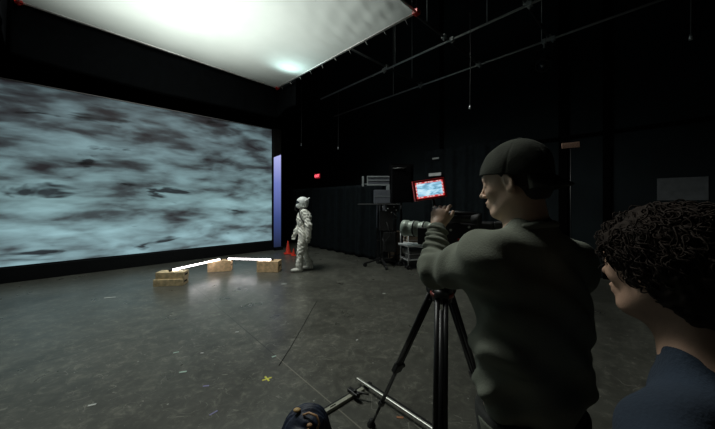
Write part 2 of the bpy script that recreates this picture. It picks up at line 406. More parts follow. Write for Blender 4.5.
# side return with its own blue display
t = thing('side_screen', 'narrow tall screen glowing lavender to dark blue, right of the big LED wall', 'screen', W(SR+.28, VS+.0, 0))
b = MB(); b.box(W(SR+.17, VS-.02, 2.05), (.26, .2, 4.1), Rr); b.build('column', mat('column_grey', (.015, .015, .014), .8, spec=.1), t)
b = MB(); b.add([np.array((0, 0, 0.)), np.array((.24, 0, 0.)), np.array((.24, 0, 3.13)), np.array((0, 0, 3.02))], [(0, 1, 2, 3)])
b.add([np.array((0, .03, 0.)), np.array((.24, .03, 0.)), np.array((.24, .03, 3.13)), np.array((0, .03, 3.02))], [(0, 3, 2, 1)])
o = b.build('display', side_screen_material(), origin=(0, 0, 0)); o.parent = t
o.location = tuple(W(SR+.03, VS+.11, .10)-WL[t]); o.rotation_euler = (0, 0, YAW-.06)
b = MB(); b.box(W(SR+.18, VS+.1, .05), (.32, .14, .10), Rr); b.build('foot', black, t)

# ------------------------------------------------------------------ silk overhead
def silkz(u, v):   # frame is hung slightly out of level
    return 5.00 + (3.9-u)*.030 + (v+7.59)*(-.039)
su0, su1, sv0, sv1 = -.96, 3.9, -7.59, -2.72
t = thing('overhead_silk', 'large white silk on a square pipe frame hung overhead, glowing from lamps above', 'diffusion silk', W((su0+su1)/2, (sv0+sv1)/2, silkz(1.5, -5)))
G = []
NU, NV = 150, 150
for i in range(NU+1):
    row = []
    for j in range(NV+1):
        a, c = i/NU, j/NV; u = su0+.005+(su1-su0-.01)*a; v = sv0+.005+(sv1-sv0-.01)*c
        z = silkz(u, v)-.03
        sag = .10*(math.sin(PI*a)*math.sin(PI*c))
        ed = math.exp(-(1-a)/.10); ev = max(0, (c-.55)/.45)
        wr = .030*math.sin(c*88+6*math.sin(a*9)+a*14)*ed*(.25+ev)+.016*math.sin(c*163+a*60)*ed*ev
        wr += .012*math.sin(a*46+3*math.sin(c*7))*math.exp(-(1-c)/.07)
        wr += .012*math.sin(a*38+c*5)*math.exp(-c/.05)
        wr += .026*math.sin((a*1.0+c*.30)*74+2*math.sin(c*9))*max(0, c-.6)*max(0, a-.5)*4
        z += -sag + wr*min(1, 12*(1-a), 12*(1-c)+.4); row.append(W(u, v, z))
    G.append(row)
b = MB(); b.sheet(G); b.build('silk', silk_material(), t)
cor = [(su0, sv0), (su1, sv0), (su1, sv1), (su0, sv1)]; cp = [W(u, v, silkz(u, v)-.04) for u, v in cor]
fp = mat('frame_pipe', (.80, .78, .76), .4, .1)
for i in range(4): b = MB(); b.cyl(cp[i], cp[(i+1) % 4], .019); b.build('frame_pipe', fp, t)
for i in range(4):
    b = MB(); b.box(cp[i], (.10, .10, .07), Rr); b.cyl(cp[i]-[0, 0, .06], cp[i]+[0, 0, .06], .022); b.build('corner_fitting', red, t, bevel=.008)
    b = MB(); b.cyl(cp[i]+[0, 0, .03], [cp[i][0], cp[i][1], ZC], .004, n=6); b.build('hanging_cable', metalb, t)
# ties along the front edge
for k in range(10):
    a = (k+.5)/10; p = cp[1]*(1-a)+cp[2]*a; d = D1*.0
    b = MB(); b.tube([p, p+[.02, -.01, -.05], p+[.05, -.015*(k % 3), -.10]], .004, 5); b.build('tie', fp, t)

def cloth_strip(path, zt, zb, amp, freq, nz=14, step=.04, flare=.5):
    """path: list of (u,v); cloth hangs from zt(s) to zb(s)"""
    P = [W(u, v) for u, v in path]; seg = [np.linalg.norm(P[i+1]-P[i]) for i in range(len(P)-1)]; tot = sum(seg)
    n = int(tot/step); G = []
    for i in range(n+1):
        s = tot*i/n; q = s; k = 0
        while k < len(seg)-1 and q > seg[k]: q -= seg[k]; k += 1
        d = (P[k+1]-P[k])/seg[k]; base = P[k]+d*q; nr = np.array([d[1], -d[0], 0]); row = []
        for j in range(nz+1):
            f = j/nz; z = zt(s)*(1-f)+zb(s)*f
            o_ = amp*(flare+(1-flare)*f)*(math.sin(freq*s+.9*math.sin(s*1.7)+.5*f)+.4*math.sin(freq*2.3*s+f*2))
            p = base+nr*o_; row.append(np.array([p[0], p[1], z]))
        G.append(row)
    return MB().sheet(G)
L1 = su1-su0
b = cloth_strip([(su0-.1, sv0-.03), (su1+.05, sv0-.03), (su1+.07, sv0+.95)],
                lambda s: silkz(su0+min(s, L1), sv0)-.03 if s < L1+.1 else silkz(su1, sv0+s-L1-.1)-.03,
                lambda s: silkz(su0+min(s, L1), sv0)-.98-.06*math.sin(s*.9) if s < L1+.1 else silkz(su1, sv0)-.95+.18*(s-L1-.1)+.12*math.sin((s-L1)*3),
                .012, 5.5)
tag(b.build('hanging_cloth', teaserm, solid=.004), 'black cloth valance hanging under the silk edge above the LED wall', 'cloth')
b = cloth_strip([(su0-.12, sv0+.02), (su0-.2, sv0+2.2)], lambda s: silkz(su0, sv0)+.0, lambda s: silkz(su0, sv0)-.85+.35*s, .03, 7)
tag(b.build('hanging_cloth', mat('grey_black_cloth', (.006, .0065, .008), .9, spec=.05), solid=.004), 'dark cloth hanging at the far left corner of the silk', 'cloth')
# lamps above the silk
def arealight(name, loc, target, size, power, col, spread=PI):
    l = bpy.data.lights.new(name, 'AREA'); l.size = size; l.energy = power; l.color = col; l.spread = spread
    o = bpy.data.objects.new(name, l); C.objects.link(o); o.location = tuple(loc)
    d = Vector(target)-Vector(loc); o.rotation_euler = d.to_track_quat('-Z', 'Y').to_euler(); return o
arealight('silk_lamp', W(.9, -5.3, 7.9), W(1.1, -4.95, 5), 2.2, 440, (.98, 1., .94), 1.85)
def spot(name, loc, target, power, size, blend, rad, col):
    l = bpy.data.lights.new(name, 'SPOT'); l.energy = power; l.spot_size = size; l.spot_blend = blend; l.shadow_soft_size = rad; l.color = col
    o = bpy.data.objects.new(name, l); C.objects.link(o); o.location = tuple(loc)
    d = Vector(target)-Vector(loc); o.rotation_euler = d.to_track_quat('-Z', 'Y').to_euler(); return o
spot('silk_spot', (-1.70, 6.9, 5.42), (-1.55, 6.7, 4.9), 110, 2.4, 1., .07, (.74, 1., .98))

# ------------------------------------------------------------------ curtains
b = cloth_strip([(5.75, -11.4), (5.7, -5.0)], lambda s: 2.12, lambda s: .012, .055, 13, nz=20, step=.03, flare=.8)
tag(b.build('black_curtain', drape, solid=.005), 'long low black curtain standing behind the white-suited person', 'curtain')
b = cloth_strip([(7.55, -4.95), (7.55, -2.2)], lambda s: 3.2, lambda s: .012, .04, 15, nz=20, step=.03, flare=.8)
tag(b.build('black_curtain', drape, solid=.005), 'taller black curtain against the back wall beyond the red-framed monitor', 'curtain')

# ------------------------------------------------------------------ pipe grid
ZP = 5.3
def pipe(a, c, r, m, label, drops=(), clamps=()):
    o_ = thing('ceiling_pipe', label, 'pipe', (a+c)/2, 'pipes of the overhead grid')
    MB().cyl(a, c, r, n=14).build('pipe', m, o_)
    for f in drops:
        p = a*(1-f)+c*f; MB().cyl(p, [p[0], p[1], ZC], .007, n=8).build('drop_rod', pipem, o_)
    for f in clamps:
        p = a*(1-f)+c*f; q = MB(); q.box(p, (.09, .09, .09), Rr); q.cyl(p-[0, 0, .09], p+[0, 0, .06], .016, n=8); q.build('clamp', pipem, o_, bevel=.01)
pipe(W(5.9, -8.2, ZP), W(5.9, 1.5, ZP), .024, pipem, 'bright grey grid pipe nearest the silk, running along the room', (.35, .60, .9), (.31, .52, .68))
pipe(W(7.52, -9.5, ZP), W(7.52, 1.5, ZP), .024, pipem, 'grid pipe nearest the back wall', (.3, .7), (.4, .57, .72))
pipe(W(1.0, -3.28, ZP+.06), W(7.8, -3.28, ZP+.06), .026, pipeblk, 'dark cross pipe meeting the right corner of the silk', (.6,), (.7, .96))
pipe(W(1.0, -1.66, ZP+.06), W(7.8, -1.66, ZP+.06), .026, pipeblk, 'dark cross pipe ending above the hanging spotlight', (.6,), (.72, .96))
pipe(W(4.2, -5.1, ZP+.06), W(7.8, -5.1, ZP+.06), .026, pipeblk, 'dark cross pipe left of the others, beyond the silk edge', (.8,), (.47, .93))
def cord(u, v, zt, zb, label, plugm=pipem):
    p = W(u, v, zb); o_ = thing('drop_line', label, 'cord', p, 'cords hanging from the grid')
    MB().tube([[p[0], p[1], zt], [p[0]+.01, p[1], (zt+zb)/2], p], .006, 6).build('cord', mat('cord_grey', (.12, .12, .12), .6), o_)
    MB().cyl(p-[0, 0, .08], p, .022, .015, n=10).build('plug', plugm, o_)
cord(5.9, -7.22, ZP, 3.45, 'cord hanging right of the silk corner, its plug above the curtain')
cord(5.1, -8.2, 5.6, 3.6, 'cord hanging farthest left, just right of the black valance')
cord(5.6, -2.6, 5.5, 3.6, 'short dim cord hanging left of the hanging spotlight')
cord(6.3, .35, 6.6, 4.05, 'cord hanging farthest right, above the curly-haired person')

# stage light
p = W(7.52, -1.75, ZP); t = thing('stage_light', 'black stage spotlight with barn doors hanging from the back pipe', 'stage light', p-[0, 0, .7])
q = MB(); q.box(p, (.1, .08, .1), Rr); q.cyl(p, p-[0, 0, .16], .018); q.build('clamp', pipem, t, bevel=.01)
q = MB(); c0 = p-[0, 0, .48]
q.bar(p-[0, 0, .16]-D2*.17, p-[0, 0, .16]+D2*.17, .03, .012); q.bar(p-[0, 0, .16]-D2*.17, c0-D2*.17, .03, .012, up=D2); q.bar(p-[0, 0, .16]+D2*.17, c0+D2*.17, .03, .012, up=D2); q.build('yoke', metalb, t)
ax = np.array([-.55, -.5, -.65]); ax /= np.linalg.norm(ax)
MB().lathe([(-.22, .03), (-.22, .10), (-.1, .13), (.14, .13), (.16, .14), (.2, .14)], c0, ax).build('housing', mat('fixture_black', (.06, .06, .062), .45), t)
MB().lathe([(.195, .01), (.205, .12), (.21, .005)], c0, ax).build('lens', glass, t)
x, y, d = basis(ax)
for s_, e in ((1, x), (-1, x), (1, y), (-1, y)):
    other = y if e is x else x; a0 = c0+ax*.2+e*s_*.14; a1 = a0+ax*.16+e*s_*.07
    MB().add([a0-other*.11, a0+other*.11, a1+other*.14, a1-other*.14], [(0, 1, 2, 3)]).build('barn_door', metalb, t, solid=.003)

# exit sign
p = W(U1-.03, -11.16, 2.87); t = thing('exit_sign', 'small red glowing exit sign high on the back wall behind the curtain', 'sign', p-[0, 0, .12])
MB().box(p, (.05, .36, .22), Rr).build('housing', glow('dim_red', (.8, .03, .05), .22), t, bevel=.01)
cu = bpy.data.curves.new('lettering', 'FONT'); cu.body = 'EXIT'; cu.size = .19; cu.align_x = 'CENTER'; cu.align_y = 'CENTER'; cu.extrude = .004
tmp = bpy.data.objects.new('tmp', cu); me_ = bpy.data.meshes.new_from_object(tmp); bpy.data.objects.remove(tmp)
me_.materials.clear(); me_.materials.append(glow('exit_red', (1., .12, .16), 2.2)); o = bpy.data.objects.new('lettering', me_); C.objects.link(o); o.parent = t
o.location = tuple(W(U1-.062, -11.16, 2.87)-WL[t])
o.rotation_euler = (PI/2, 0, YAW-PI/2)

# papers on the back wall
def board(u, v, z, w, h, m, label, name='paper_sheet', cat='paper'):
    return tag(MB().box(W(u, v, z), (.015, w, h), Rr).build(name, m, bevel=.003), label, cat)
board(U1-.01, .33, 1.86, .62, .42, mat('dull_board', (.065, .07, .075), .7, var=.25), 'pale rectangular notice board on the wall above the curly-haired head', 'notice_board', 'board')
board(7.47, -4.55, 2.45, .42, .09, paperd, 'white label strip just above the red-framed monitor', 'label_strip', 'label')
board(7.47, -4.52, 2.93, .22, .05, mat('grey_paper', (.3, .3, .3), .8), 'small grey label on tall curtain, above the white strip', 'label_strip', 'label')

# pole with placard
p = np.array([2.93, 3.85, 0]); t = thing('placard_stand', 'thin dark stand holding a small tan placard behind the capped person', 'stand', p)
MB().cyl(p+[0, 0, .12], p+[0, 0, 2.36], .006, n=10).build('pole', metalb, t)
for a in (.3, 2.4, 4.5): MB().cyl(p+[0, 0, .35], p+[.35*math.cos(a), .35*math.sin(a), .012], .008, n=8).build('leg', pipeblk, t)
q = MB(); q.box(p+[-.0, 0, 2.40], (.22, .012, .075), rotz(-.2)@np.array([[math.cos(.07), 0, -math.sin(.07)], [0, 1, 0], [math.sin(.07), 0, math.cos(.07)]])); q.build('placard', brownp, t, bevel=.004)

# ------------------------------------------------------------------ timber blocks and light tubes
def block(c, L_, Wd, Ht, yaw, m, label, group, slot=True):
    c = np.array(c, float); t = thing('apple_box', label, 'wooden box', c, group); R = rotz(yaw)
    MB().box(c+[0, 0, Ht/2], (L_, Wd, Ht), R).build('box_body', m, t, bevel=.006)
    if slot:
        for s_ in (-1, 1):
            MB().box(c+R@np.array([s_*L_/2, 0, Ht*.55]), (.006, .11, .035), R).build('hand_slot', mat('slot_black', (.01, .008, .006), .9), t, bevel=.002)
block((-3.66, 5.50, 0), .53, .24, .13, .12, woodp, 'pale timber box, lower one of the stack of two at the left', 'wooden boxes under the light tubes')
block((-3.64, 5.51, .131), .51, .22, .13, .12, woodp, 'pale timber box, upper one of the stack of two under the left tube end', 'wooden boxes under the light tubes')
block((-3.24, 6.62, 0), .50, .24, .25, .22, woodm, 'light wooden box in the middle, between the two glowing tubes', 'wooden boxes under the light tubes')
block((-2.07, 6.58, 0), .50, .28, .25, -.04, woodm, 'light wooden box nearest the white-suited person', 'wooden boxes under the light tubes')
tubem = glow('tube_light', (1., .93, .93), 9.)
def ltube(a, c, label):
    a = np.array(a, float); c = np.array(c, float); d = (c-a)/np.linalg.norm(c-a)
    t = thing('light_tube', label, 'light tube', (a+c)/2, 'glowing light tubes')
    MB().cyl(a+d*.04, c-d*.04, .017, n=20).build('tube', tubem, t)
    MB().cyl(a-d*.01, a+d*.04, .024).build('end_cap', plastic, t); MB().cyl(c-d*.04, c+d*.01, .024).build('end_cap', plastic, t)
ltube((-3.66, 5.46, .285), (-3.22, 6.60, .275), 'glowing white light tube at the left, slanting from stacked boxes to middle box')
ltube((-3.10, 6.64, .275), (-1.98, 6.55, .275), 'glowing white light tube at the right, level between middle and right boxes')

# ------------------------------------------------------------------ cones
def cone_thing(x, y, h, label, tilt=0):
    t = thing('traffic_cone', label, 'traffic cone', (x, y, 0), 'orange-red cones'); p = np.array([x, y, 0.])
    MB().box(p+[0, 0, .015], (h*.62, h*.62, .03), rotz(.4)).build('base', orange, t, bevel=.01)
    MB().lathe([(.03, h*.22), (.05, h*.2), (h*.93, h*.05), (h, h*.045)], p, n=24).build('cone_body', orange, t)
cone_thing(-2.17, 8.75, .40, 'taller orange-red cone at the foot of the side screen')
cone_thing(-1.93, 8.45, .22, 'short orange-red cone behind the white-suited legs')

# ------------------------------------------------------------------ carts and equipment at the back
def wheel(p, r, parent, yaw=0.):
    p = np.array(p, float); d = rotz(yaw)@np.array([0, 1, 0])
    MB().cyl(p-d*.018, p+d*.018, r, n=18).build('caster', rubber, parent)
# black monitor stand + tray
p = np.array([.60, 7.08, 0]); t = thing('monitor_stand', 'black wheeled stand with thin tray and equipment, left of the chrome cart', 'stand', p)
MB().cyl(p+[0, 0, .2], p+[0, 0, 1.555], .028).cyl(p+[.22, .05, .2], p+[.22, .05, 1.5], .022).build('pole', metalb, t)
for a in (.2, 1.77, 3.34, 4.91):
    e = p+[.42*math.cos(a), .42*math.sin(a), .09]
    MB().bar(p+[0, 0, .2], e, .05, .035).build('leg', metalb, t); wheel(e-[0, 0, .04], .05, t, a)
MB().box(p+[-.05, 0, 1.565], (1.06, .32, .02), rotz(-.12)).build('tray', mat('tray_grey', (.12, .12, .12), .4, .5), t, bevel=.004)
q = MB(); q.box(p+[.02, 0, .78], (.05, .05, 1.2)); q.box(p+[.2, .03, .62], (.30, .25, .5)); q.box(p+[.12, .03, 1.15], (.34, .22, .5)); q.box(p+[.28, 0, 1.46], (.3, .2, .16)); q.build('equipment_box', plastic, t, bevel=.01)
for z, h_, xo in ((1.12, .16, .12), (.72, .12, .02), (1.33, .05, .3)):
    MB().tube([p+[xo, -.14, z], p+[xo+.05, -.2, z-h_], p+[xo+.1, -.15, z-2*h_], p+[xo-.02, -.12, z-3*h_]], .012, 7).build('cable', rubber, t)
for xo, z in ((.02, 1.5), (.15, 1.46), (.30, 1.5), (.36, 1.42), (.10, 1.41), (.24, 1.36)):
    MB().cyl(p+[xo, -.16, z], p+[xo, -.135, z], .014, n=10).build('connector', steel, t)
# hooded black video monitor
c0 = np.array([1.13, 7.25, 2.09]); t = thing('video_monitor', 'big black hooded video monitor, directly left of the red-framed monitor', 'monitor', c0-[0, 0, .55])
q = MB(); q.box(c0, (.52, .10, .95), rotz(.15)); q.build('monitor_back', mat('monitor_black', (.003, .003, .0035), .6, spec=.1), t, bevel=.02)
MB().box(c0+[.02, .14, .02], (.60, .25, 1.0), rotz(.15)).build('hood', mat('hood_black', (.002, .002, .002), .9, spec=.05), t, bevel=.01)
q = MB(); q.box(c0+[-.08, -.07, .40], (.3, .05, .04)); q.cyl(c0+[-.2, -.09, .38], c0+[.14, -.09, .42], .012); q.build('mount_bar', mat('mount_grey', (.12, .12, .12), .4, .6), t)
MB().cyl(c0+[0, 0, -.55], c0+[0, 0, -.45], .03).build('mount_post', metalb, t)
q = MB(); pp = np.array([1.13, 7.25, 0.])
t = thing('monitor_pole', 'black pole carrying the hooded monitor above the chrome cart', 'pole', pp)
MB().cyl(pp+[0, 0, .10], pp+[0, 0, 1.53], .03).build('pole', metalb, t)
for a in (.6, 2.7, 4.8): MB().bar(pp+[0, 0, .3], pp+[.4*math.cos(a), .4*math.sin(a), .02], .03, .02).build('leg', metalb, t)
# grey panels
c0 = np.array([.585, 7.45, 0.])
t = thing('panel_light', 'grey framed panel fixture raised highest, left of the black hooded monitor', 'light fixture', c0+[0, 0, 2.0])
MB().box(c0+[-.01, 0, 2.18], (.62, .10, .25), rotz(.05)).build('panel', greyd, t, bevel=.01)
q = MB()
for z in (2.07, 2.29): q.box(c0+[-.01, -.055, z], (.64, .03, .035), rotz(.05))
for x_ in (-.32, .30): q.box(c0+[x_, -.055, 2.18], (.03, .03, .25), rotz(.05))
q.box(c0+[-.01, -.056, 2.19], (.6, .02, .02), rotz(.05)); q.build('frame', greym, t, bevel=.004)
MB().box(c0+[.30, 0, 1.98], (.24, .12, .17)).build('bracket', greym, t, bevel=.01)
MB().box(c0+[-.44, 0, 2.17], (.05, .05, .27)).box(c0+[-.38, .02, 2.10], (.12, .02, .02)).build('side_bar', greym, t)
t = thing('equipment_case', 'dark grey boxed unit stacked below the raised grey panel', 'case', c0+[0, 0, 1.6])
MB().box(c0+[.16, 0, 1.76], (.62, .22, .36)).build('case_body', greyd, t, bevel=.012)
MB().box(c0+[.16, -.115, 1.77], (.6, .01, .012)).build('seam', greym, t)
t = thing('rolling_rack', 'tall dark grey rack under the boxed unit behind the tray stand', 'rack', c0)
MB().box(c0+[.04, 0, 1.27], (.22, .2, .66)).build('side_panel', greyd, t, bevel=.008)
q = MB()
for x_ in (-.05, .42):
    for y_ in (-.1, .1): q.box(c0+[x_, y_, .83], (.03, .03, 1.5))
for z in (.12, .6, 1.58): q.box(c0+[.18, 0, z], (.5, .24, .03))
q.build('rack_frame', metalb, t)
for x_ in (-.05, .42):
    for y_ in (-.1, .1): wheel(c0+[x_, y_, .05], .05, t)
# chrome cart
c0 = np.array([1.48, 7.0, 0.]); t = thing('equipment_cart', 'chrome wheeled cart with shelves of gear behind the raised sleeve', 'cart', c0)
R = rotz(.3)
for z in (.22, .55, .86): MB().box(c0+[0, 0, z], (.72, .45, .03), R).build('shelf', steel, t, bevel=.006)
for x_ in (-.34, .34):
    for y_ in (-.21, .21):
        q = c0+R@np.array([x_, y_, 0]); MB().cyl(q+[0, 0, .1], q+[0, 0, 1.0], .014, n=10).build('post', steel, t); wheel(q+[0, 0, .055], .055, t, .3)
def case(x_, y_, z, d, m, label, nm='gear_case'):
    q = c0+R@np.array([x_, y_, 0]); t2 = thing(nm, label, 'case', q+[0, 0, z])
    MB().box(q+[0, 0, z+d[2]/2], d, R).build('case_body', m, t2, bevel=.012)
    MB().box(q+[0, 0, z+d[2]*.6], (d[0]+.012, d[1]+.012, .014), R).build('lid_edge', steel, t2)
case(-.12, -.06, .877, (.46, .28, .19), mat('silver_case', (.60, .62, .60), .4, .3), 'silver case on the top shelf of the chrome cart')
case(-.08, -.06, .567, (.50, .30, .22), tanbox, 'tan box with silver edge on the middle cart shelf')
case(-.05, -.04, .237, (.48, .30, .2), mat('grey_case', (.1, .1, .1), .5), 'dark case on the lowest shelf of the chrome cart')
# white bottle, no lamp, on a short stand by the cart, and a paper-coloured crate
pb = np.array([1.16, 6.85, 0.]); t = thing('bottle_stand', 'short black stand with a small white bottle left of the chrome cart', 'stand', pb)
MB().cyl(pb+[0, 0, .25], pb+[0, 0, 1.02], .014).build('pole', metalb, t)
for a in (.9, 3.0, 5.1): MB().cyl(pb+[0, 0, .3], pb+[.28*math.cos(a), .28*math.sin(a), .012], .010, n=8).build('leg', metalb, t)
MB().box(pb+[0, -.03, .88], (.05, .05, .20)).build('white_bottle', mat('bottle_white', (.75, .75, .72), .4), t, bevel=.01)
t = thing('storage_crate', 'tan and grey crate standing on the floor between stand and chrome cart', 'crate', (.98, 7.6, 0))
MB().box((.98, 7.6, .42), (.30, .3, .84)).build('crate_body', tanbox, t, bevel=.01)
q = MB(); [q.box((.98, 7.445, z), (.31, .012, .02)) for z in (.2, .42, .64)]; q.build('side_ribs', greyd, t)

# ------------------------------------------------------------------ floor marks
def floor_xy(px, py): Y = 280*H0/(py-202); return (px-357.5)/280*Y, Y
def scrap(x, y, w, l, a, m, label, group='tape scraps on the floor'):
    tag(MB().box((x, y, .0012), (l, w, .0022), rotz(a)).build('tape_scrap', m), label, 'tape', group)
gtape = mat('pale_green_tape', (.35, .48, .42), .6); ptape = mat('violet_tape', (.20, .19, .36), .6); wtape = mat('pale_tape', (.5, .52, .5), .6)
for px, py, w, l, a, m, lab in (
    (176, 352.5, .015, .05, .5, gtape, 'pale green tape scrap, farthest of the pair left of the yellow cross'),
    (183, 372, .02, .06, .3, gtape, 'pale green tape scrap, nearer of the pair left of the yellow cross'),
    (206, 386, .015, .05, .2, ptape, 'dull tape scrap between the green pair and the violet scrap'),
    (213.5, 413, .012, .06, .9, ptape, 'violet tape scrap nearest the camera'),
    (92, 405, .018, .05, .4, wtape, 'pale tape scrap alone at the front left of the floor'),
    (237, 332, .012, .04, .2, wtape, 'tiny pale scrap midway between glowing tubes and yellow cross'),
    (274, 356.5, .018, .045, .6, gtape, 'pale green scrap just beyond the yellow cross'),
    (202, 353, .012, .03, .2, wtape, 'tiny pale scrap right of the green pair'),
    (110, 297.5, .03, .16, .3, wtape, 'pale strip on the floor left of the stacked boxes'),
    (384, 293.5, .03, .05, .1, wtape, 'white speck of tape beyond the tripod'),
    (357, 340, .015, .03, .8, wtape, 'white speck of tape left of the tripod'),
    (284, 284, .03, .10, .1, wtape, 'pale strip on the floor in front of the right wooden box')):
    scrap(*floor_xy(px, py), w, l, a, m, lab)
x_, y_ = floor_xy(400, 417.5); scrap(x_, y_, .02, .05, -.1, mat('brown_tape', (.30, .13, .06), .6), 'small brown tab beside the black rail')
x_, y_ = floor_xy(267, 379); yt = mat('yellow_tape', (.62, .60, .08), .6)
q = MB(); q.box((x_, y_, .0012), (.085, .016, .0022), rotz(.55)); q.box((x_, y_, .0026), (.085, .016, .0022), rotz(2.3))
tag(q.build('tape_cross', yt), 'yellow tape cross marking a spot on the floor', 'tape')
tag(MB().tube([(-.662, 4.58, .004), (-.69, 4.1, .004), (-.715, 3.6, .004), (-.745, 3.1, .004), (-.776, 2.77, .004)], .0035, 6).build('floor_cable', rubber), 'thin dark cable lying on the floor beyond the yellow cross', 'cable')

# rails on the floor
t = thing('floor_rail', 'aluminium and black rail lying on the floor under the tripod', 'rail', (.2, 2.25, 0))
a_, b_ = np.array([-.004, 2.50, .045]), np.array([.60, 1.86, .045]); d = (b_-a_)/np.linalg.norm(b_-a_); nn = np.array([d[1], -d[0], 0])
MB().bar(a_, b_, .020, .02).build('top_tube', alu, t, bevel=.004)
MB().bar(a_+d*.12+nn*(-.045)-[0, 0, .03], b_+nn*(-.045)-[0, 0, .03], .03, .03).build('black_rail', metalb, t, bevel=.004)
MB().bar(a_+d*.1-[0, 0, .0]+nn*.0+[0, 0, -.025], a_+d*.1-nn*.07+[0, 0, -.025], .03, .02).build('end_joiner', metalb, t)
t = thing('floor_rail', 'pale slotted cross bar running from the rail to the dark bag', 'rail', (-.12, 2.22, 0))
c_, e_ = np.array([.050, 2.405, .014]), np.array([-.36, 2.04, .014]); d = (e_-c_)/np.linalg.norm(e_-c_)
nn = np.array([d[1], -d[0], 0])
MB().bar(c_, e_, .036, .026).build('bar', mat('dull_aluminium', (.36, .36, .29), .45, .4, var=.2), t, bevel=.003)
MB().bar(c_-nn*.024*(-1 if nn[1] > 0 else 1), e_-nn*.024*(-1 if nn[1] > 0 else 1), .010, .027).build('edge', metalb, t)
MB().bar(c_+d*.30+[0, 0, .014], c_+d*.35+[0, 0, .014], .008, .003).build('slot', mat('slot_black', (.01, .008, .006), .9), t)
m_ = c_+d*.12; q = MB(); q.bar(m_-nn*.07+[0, 0, .03], m_+nn*.05+[0, 0, .03], .04, .03)
q.cyl(m_-nn*.07+[0, 0, .02], m_-nn*.07+[0, 0, .06], .014); q.cyl(m_-nn*.03+[0, 0, .03], m_-nn*.03+[0, 0, .065], .014); q.build('clamp', metalb, t, bevel=.005)
ha = m_+[0, 0, .03]; MB().tube([ha, ha+[.06, -.02, .01], ha+[.13, -.045, .012]], [.008, .007, .010], 8).build('clamp_lever', mat('lever_grey', (.10, .10, .09), .5), t)

# ------------------------------------------------------------------ backpack
bp = np.array([-.34, 1.86, 0.]); t = thing('backpack', 'dark navy backpack with tan leather straps on the floor, bottom centre', 'bag', bp)
s = SDF(bp+[-.26, -.22, -.02], bp+[.26, .22, .34], .005)
s.ell(bp+[0, 0, .11], (.155, .13, .135), k=.05); s.ell(bp+[0, 0, .06], (.165, .14, .06), k=.05); s.ell(bp+[-.06, -.11, .10], (.09, .05, .07), k=.02); s.ell(bp+[.03, .0, .17], (.10, .10, .085), k=.04)
s.disp(lambda X, Y, Z: .005*np.sin(38*X+14*Z+4*np.sin(19*Y))*np.sin(17*Y+21*Z)+.004*np.sin(60*Z+25*X*1.0+12*np.sin(22*Y)))
s.cut((0, 0, -1), bp+[0, 0, .003]); s.build('bag_body', navybag, t)
def tubeflat(pts, w, th, name, m, par):
    MB().tube(pts, th, 8).build(name, m, par)
top = bp+[0, 0, .26]
MB().tube([top+[-.01, -.06, -.01], top+[.03, -.07, .012], top+[.08, -.08, .0], top+[.10, -.09, -.04], top+[.085, -.105, -.07]], .007, 8).build('strap', tan, t)
MB().ball(top+[-.055, -.03, .0], (.024, .018, .012)).build('leather_tab', mat('ochre_leather', (.45, .30, .12), .5), t)
MB().ball(top+[.04, -.105, -.04], (.018, .014, .012)).build('leather_tab', tan, t)
MB().ball(top+[.035, -.122, -.065], (.014, .010, .018)).build('leather_tab', tan, t)
MB().tube([bp+[-.10, -.12, .19], bp+[-.03, -.14, .21], bp+[.04, -.13, .20], bp+[.10, -.10, .17]], .004, 6).build('zip', rubber, t)

# ------------------------------------------------------------------ tripod and camera
BT = np.array([.437, 1.45, 1.20])
t = thing('camera_tripod', 'tall black twin-tube tripod carrying the film camera', 'tripod', (BT[0], BT[1], 0))
MB().lathe([(-.10, .035), (-.09, .05), (-.02, .055), (0, .06), (.02, .058)], BT, n=28).build('bowl', metalb, t)
MB().lathe([(-.065, .058), (-.05, .0595), (-.045, .058)], BT, n=28).build('red_ring', mat('ring_red', (.22, .03, .02), .4), t)
for ft, sc in (((.10, 2.03, 0), 1.), ((.280, .98, 0), 1.15), ((.93, 1.86, 0), 1.)):
    f = np.array(ft, float); hd = f-BT; hd[2] = 0; hd /= np.linalg.norm(hd); top = BT+hd*.055+[0, 0, -.04]
    ax = (f-top)/np.linalg.norm(f-top); LL = np.linalg.norm(f-top); sd = np.cross(ax, [0, 0, 1]); sd /= np.linalg.norm(sd)
    lg = MB()
    for s_ in (-1, 1): lg.cyl(top+sd*s_*.017*sc+ax*.02, top+ax*LL*.50+sd*s_*.017*sc, .0115*sc, n=14)
    lo = lg.build('leg', metalb, t)
    q = MB(); q.cyl(top-sd*.035, top+sd*.035, .024); q.build('hinge', plastic, lo)
    q = MB(); q.bar(top+ax*LL*.47, top+ax*LL*.53, .062*sc, .034*sc, up=np.cross(ax, sd)); q.build('clamp', plastic, lo, bevel=.006)
    MB().ball(top+ax*LL*.50+sd*.042*sc, (.014, .014, .014), 8).build('clamp_knob', plastic, lo)
    MB().cyl(top+ax*LL*.06, top+ax*LL*.80, .0125*sc, n=14).build('middle_tube', metalb, lo)
    q = MB(); q.bar(top+ax*LL*.775, top+ax*LL*.81, .036, .032, up=np.cross(ax, sd)); q.build('clamp', plastic, lo, bevel=.005)
    MB().cyl(top+ax*LL*.78, top+ax*(LL-.03), .0095, n=14).build('lower_tube', mat('leg_grey', (.05, .05, .05), .35, .5), lo)
    q = MB(); q.lathe([(0, .030), (.012, .030), (.03, .018), (.045, .014)], (f[0], f[1], 0.0), n=20); q.build('foot', rubber, lo)
